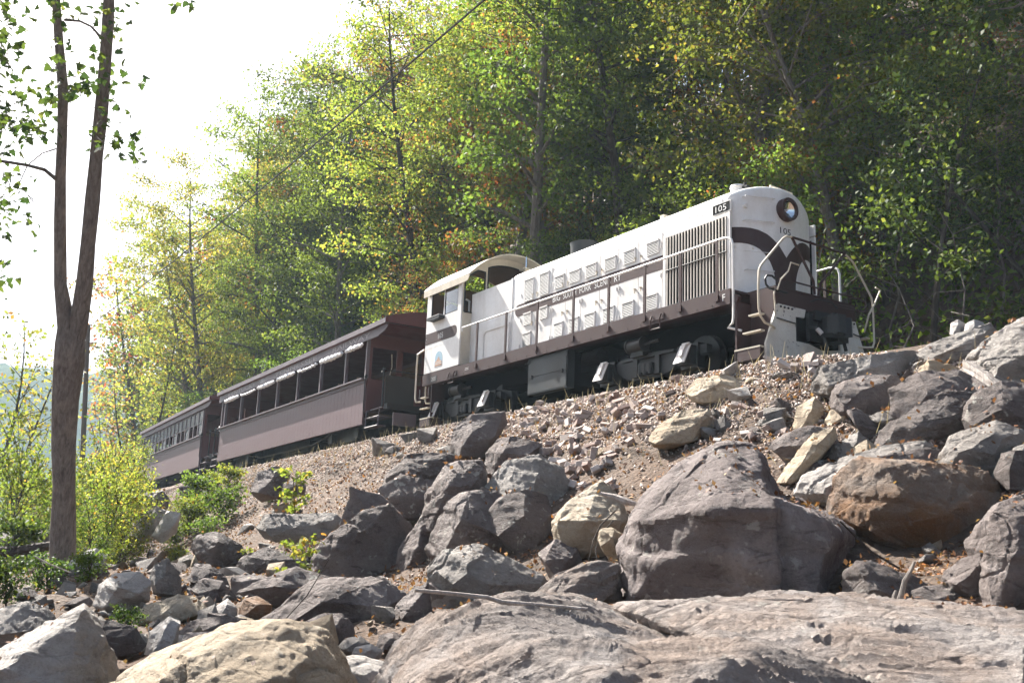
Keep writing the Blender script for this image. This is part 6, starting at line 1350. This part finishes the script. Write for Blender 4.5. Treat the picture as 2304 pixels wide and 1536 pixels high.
# loose bricks spilled down the bank
bm_ = []
for k, (a, b, c) in enumerate([(0.105, 0.052, 0.035), (0.10, 0.05, 0.045), (0.075, 0.055, 0.04), (0.12, 0.05, 0.03)]):
    bm = bmesh.new(); bmesh.ops.create_cube(bm, size=2.0)
    for v in bm.verts: v.co = Vector((v.co.x * a, v.co.y * b, v.co.z * c)) * (1 + sr.normal(0, 0.06))
    bmesh.ops.bevel(bm, geom=bm.edges[:], offset=0.006, segments=1, affect='EDGES')
    me = bpy.data.meshes.new('brick'); bm.to_mesh(me); bm.free(); me.materials.append(M['brick_clay']); bm_.append(me)
spots = []
for (px_, py_, sxx, syy, n) in [(1310, 905, 60, 22, 34), (1420, 915, 40, 25, 22), (1250, 960, 60, 30, 26), (1300, 1010, 40, 35, 34), (1340, 1055, 30, 28, 22), (1400, 960, 60, 30, 16), (1215, 935, 30, 14, 10), (1690, 960, 60, 30, 10), (1780, 830, 60, 12, 8), (1500, 860, 40, 8, 6), (1180, 955, 14, 10, 5)]:
    for k in range(n): spots.append((px_ + sr.normal(0, sxx * 0.95), py_ + sr.normal(0, syy * 0.95)))
for k, (px_, py_) in enumerate(spots):
    p = at(px_, py_, ground_hit(px_, py_)); zs, _, _ = surf(p[0], p[1])
    o = new_obj('brick', bm_[k % 4], None, (p[0], p[1], zs + sr.uniform(-0.01, 0.05))); o.rotation_euler = (sr.normal(0.3, 0.45), sr.normal(0, 0.45), sr.uniform(0, 6.28)); s_ = sr.uniform(0.9, 1.5); o.scale = (s_, s_, s_)
    tag(o, 'loose broken brick in the heap spilled down the bank', 'brick', 'loose bricks spilled down the bank')
# small broken stones in the gaps among the boulders
st_me = []
for k in range(5):
    bm = bmesh.new(); R_ = np.random.default_rng(60 + k); hull_piece(bm, (R_.normal(size=(22, 3)) / np.linalg.norm(R_.normal(size=(22, 3)), axis=1)[:, None].mean() * np.array([1.0, 0.8, 0.6])).tolist())
    bmesh.ops.bevel(bm, geom=bm.edges[:], offset=0.05, segments=1, affect='EDGES', clamp_overlap=True); bmesh.ops.triangulate(bm, faces=bm.faces[:]); me = bpy.data.meshes.new('stone'); bm.to_mesh(me); bm.free(); me.materials.append(M['rock_grey']); st_me.append(me)
sp = []
for (x0, x1, y0, y1, n) in [(0, 330, 1230, 1450, 130), (330, 760, 1250, 1460, 120), (1840, 2300, 860, 1340, 50), (120, 420, 1180, 1300, 30), (430, 700, 1130, 1290, 22), (700, 980, 1380, 1500, 22), (270, 460, 1060, 1240, 16), (1000, 1420, 1020, 1200, 16), (1560, 1800, 850, 1000, 26), (1750, 2100, 830, 1010, 22), (840, 1060, 990, 1080, 14), (160, 420, 1400, 1530, 18)]:
    for k in range(n): sp.append((sr.uniform(x0, x1), sr.uniform(y0, y1)))
for k, (px_, py_) in enumerate(sp):
    d_ = ground_hit(px_, py_); p = at(px_, py_, d_); zs, _, on = surf(p[0], p[1])
    if on: continue
    s_ = (sr.uniform(5, 17) if sr.random() < 0.7 else sr.uniform(15, 27)) / FPX * d_
    o = new_obj('stone', st_me[k % 5], None, (p[0], p[1], zs + s_ * 0.2)); o.rotation_euler = (sr.normal(0, 0.4), sr.normal(0, 0.4), sr.uniform(0, 6.28)); o.scale = (s_, s_, s_)
    if sr.random() < 0.6:
        o.material_slots[0].link = 'OBJECT'; o.material_slots[0].material = M[['rock_dark', 'rock_tan', 'rock_pale'][int(sr.integers(3))]]
    zn = 'in the lower left among the boulders' if px_ < 760 and py_ > 1240 else 'on the leafy bank below the coaches' if px_ < 760 else 'in the gaps at the bottom centre' if px_ < 1000 and py_ > 1300 else 'on the gravel bank under the locomotive'
    tag(o, 'small broken stone lying ' + zn, 'stone', 'small stones ' + zn)
# sticks, timber, driftwood
def stick(label, pts, r, mat='drift_wood', name='stick', cat='stick', n=7):
    W_ = [at(x, y, d) for x, y, d in pts]; b0_ = W_[0]
    o = MB().tube([tuple(q - b0_) for q in W_], r, n).build(name, M[mat], None, True, fix=False); o.location = tuple(b0_); tag(o, label, cat); return o
stick('long bare stick lying across the foreground slab', [(932, 1327, 6.0), (1000, 1333, 6.1), (1095, 1343, 6.2), (1130, 1354, 6.2), (1220, 1361, 6.2), (1322, 1370, 6.15)], [0.010, 0.012, 0.013, 0.014, 0.012, 0.010])
stick('bleached upright stick in front of the dark hollow', [(2022, 1356, 7.6), (2030, 1330, 7.6), (2036, 1305, 7.6), (2048, 1285, 7.6), (2058, 1262, 7.6)], [0.022, 0.020, 0.018, 0.016, 0.010], 'bark_pale')
stick('short bleached stub beside the upright stick', [(2009, 1356, 7.6), (2012, 1340, 7.6), (2016, 1328, 7.6)], [0.016, 0.015, 0.010], 'bark_pale')
stick('thin fallen branch in the hollow under the rusty boulder', [(1890, 1172, 9.0), (1960, 1240, 8.9), (2060, 1300, 8.9), (2130, 1345, 8.8)], [0.008, 0.010, 0.009, 0.006], 'bark_dark')
stick('grey driftwood limb beside the tan block', [(1352, 1110, 11.6), (1385, 1118, 11.5), (1410, 1128, 11.4), (1445, 1138, 11.4)], [0.02, 0.035, 0.04, 0.015])
stick('thin dangling root in front of the tan block', [(1385, 1148, 11.0), (1352, 1180, 11.0), (1335, 1215, 10.9), (1325, 1262, 10.8)], [0.008, 0.009, 0.008, 0.005], 'bark_dark')
stick('second dangling root in front of the tan block', [(1380, 1170, 11.0), (1350, 1205, 11.0), (1340, 1240, 10.9), (1345, 1262, 10.8)], [0.007, 0.008, 0.007, 0.004], 'bark_dark')
stick('fallen log lying behind the foot of the twin-trunked tree', [(-60, 1246, 18.6), (40, 1240, 18.6), (118, 1226, 18.6)], [0.10, 0.10, 0.08], 'bark_dark', 'fallen_log', 'log')
stick('thin pale broken branch leaning by the foot of the twin-trunked tree', [(75, 1250, 15.5), (110, 1268, 15.5), (160, 1288, 15.5)], [0.012, 0.012, 0.008])
stick('thin twig on the lower left stones', [(640, 1395, 11.5), (690, 1340, 11.5), (745, 1250, 11.8)], [0.006, 0.006, 0.004], 'bark_dark')
a_, b_ = at(2180, 828, 13.6), at(2360, 965, 12.2)
d_ = Vector(b_ - a_); L_ = d_.length; d_.normalize(); sd_ = d_.cross(Vector((0, 0, 1))).normalized(); up_ = sd_.cross(d_)
bm = bmesh.new(); bmesh.ops.create_cube(bm, size=1.0); bmesh.ops.subdivide_edges(bm, edges=bm.edges[:], cuts=6, use_grid_fill=True)
for v in bm.verts:
    c = v.co.copy(); w = Vector(d_ * ((c.x + 0.5) * L_) + sd_ * c.y * 0.26 + up_ * c.z * 0.22); v.co = w + Vector((sr.normal(0, 0.008), sr.normal(0, 0.008), sr.normal(0, 0.008)))
me = bpy.data.meshes.new('timber'); bm.to_mesh(me); bm.free(); me.materials.append(M['drift_wood'])
tag(new_obj('timber', me, None, tuple(a_)), 'weathered squared timber wedged across the boulders at the right', 'timber')
# pale roots and twigs on the bank
for k in range(26):
    px_, py_ = sr.uniform(1560, 1860), sr.uniform(870, 1010); d0 = ground_hit(px_, py_) - 0.1; q = at(px_, py_, d0); P_ = [np.zeros(3)]
    for i in range(5): P_.append(P_[-1] + np.array([sr.normal(0, 0.10), sr.normal(0, 0.08), sr.normal(0.01, 0.06)]))
    o = MB().tube([tuple(p) for p in P_], [0.009, 0.009, 0.008, 0.007, 0.005, 0.003], 5).build('root', M['drift_wood'], None, True, fix=False); o.location = tuple(q); tag(o, 'curled pale dead root on the bank under the locomotive nose', 'root', 'dead roots on the bank')
# utility pole and cable
pb_ = at(200, 1010, 62.0); pt_ = at(199, 730, 62.0)
zt_ = pt_[2]; base_z = tz1(pb_[0], pb_[1])
pole = empty('utility_pole', (pb_[0], pb_[1], base_z)); tag(pole, 'dark wooden utility pole seen just right of the twin trunks', 'pole')
MB().tube([(0, 0, -0.3), (pt_[0] - pb_[0], pt_[1] - pb_[1], zt_ - base_z)], [0.16, 0.12], 10).build('shaft', M['pole_wood'], pole, True)
A_ = np.array([pt_[0], pt_[1], zt_ - 0.15]); B_ = at(1230, -120, 17.0)
pts = [];
for t_ in np.linspace(0, 1.0, 40):
    # straight in plan, light sag
    pts.append(A_ + (B_ - A_) * t_ - np.array([0, 0, 0.9 * 4 * t_ * (1 - t_)]) * 0.25)
MB().tube([tuple(p - A_) for p in pts], 0.022, 6).build('cable', M['dark_iron'], None, True, fix=False).location = tuple(A_)
cab_ = bpy.data.objects['cable']; tag(cab_, 'overhead cable running diagonally above the train to the pole', 'cable')
# ------------------------------------------------------------------ hazy air of the valley
hz = MB().box(-975, 70, -490, 490, -20, 146).build('haze', None)
t = NT('haze'); pv = t.n('ShaderNodeVolumePrincipled'); pv.inputs['Color'].default_value = (0.66, 0.85, 1.0, 1); pv.inputs['Density'].default_value = 0.00052; pv.inputs['Anisotropy'].default_value = 0.0
t.l(pv.outputs[0], t.out.inputs['Volume']); hz.data.materials.append(M['haze']); tag(hz, 'pale blue haze filling the valley air', 'haze', None, 'stuff')
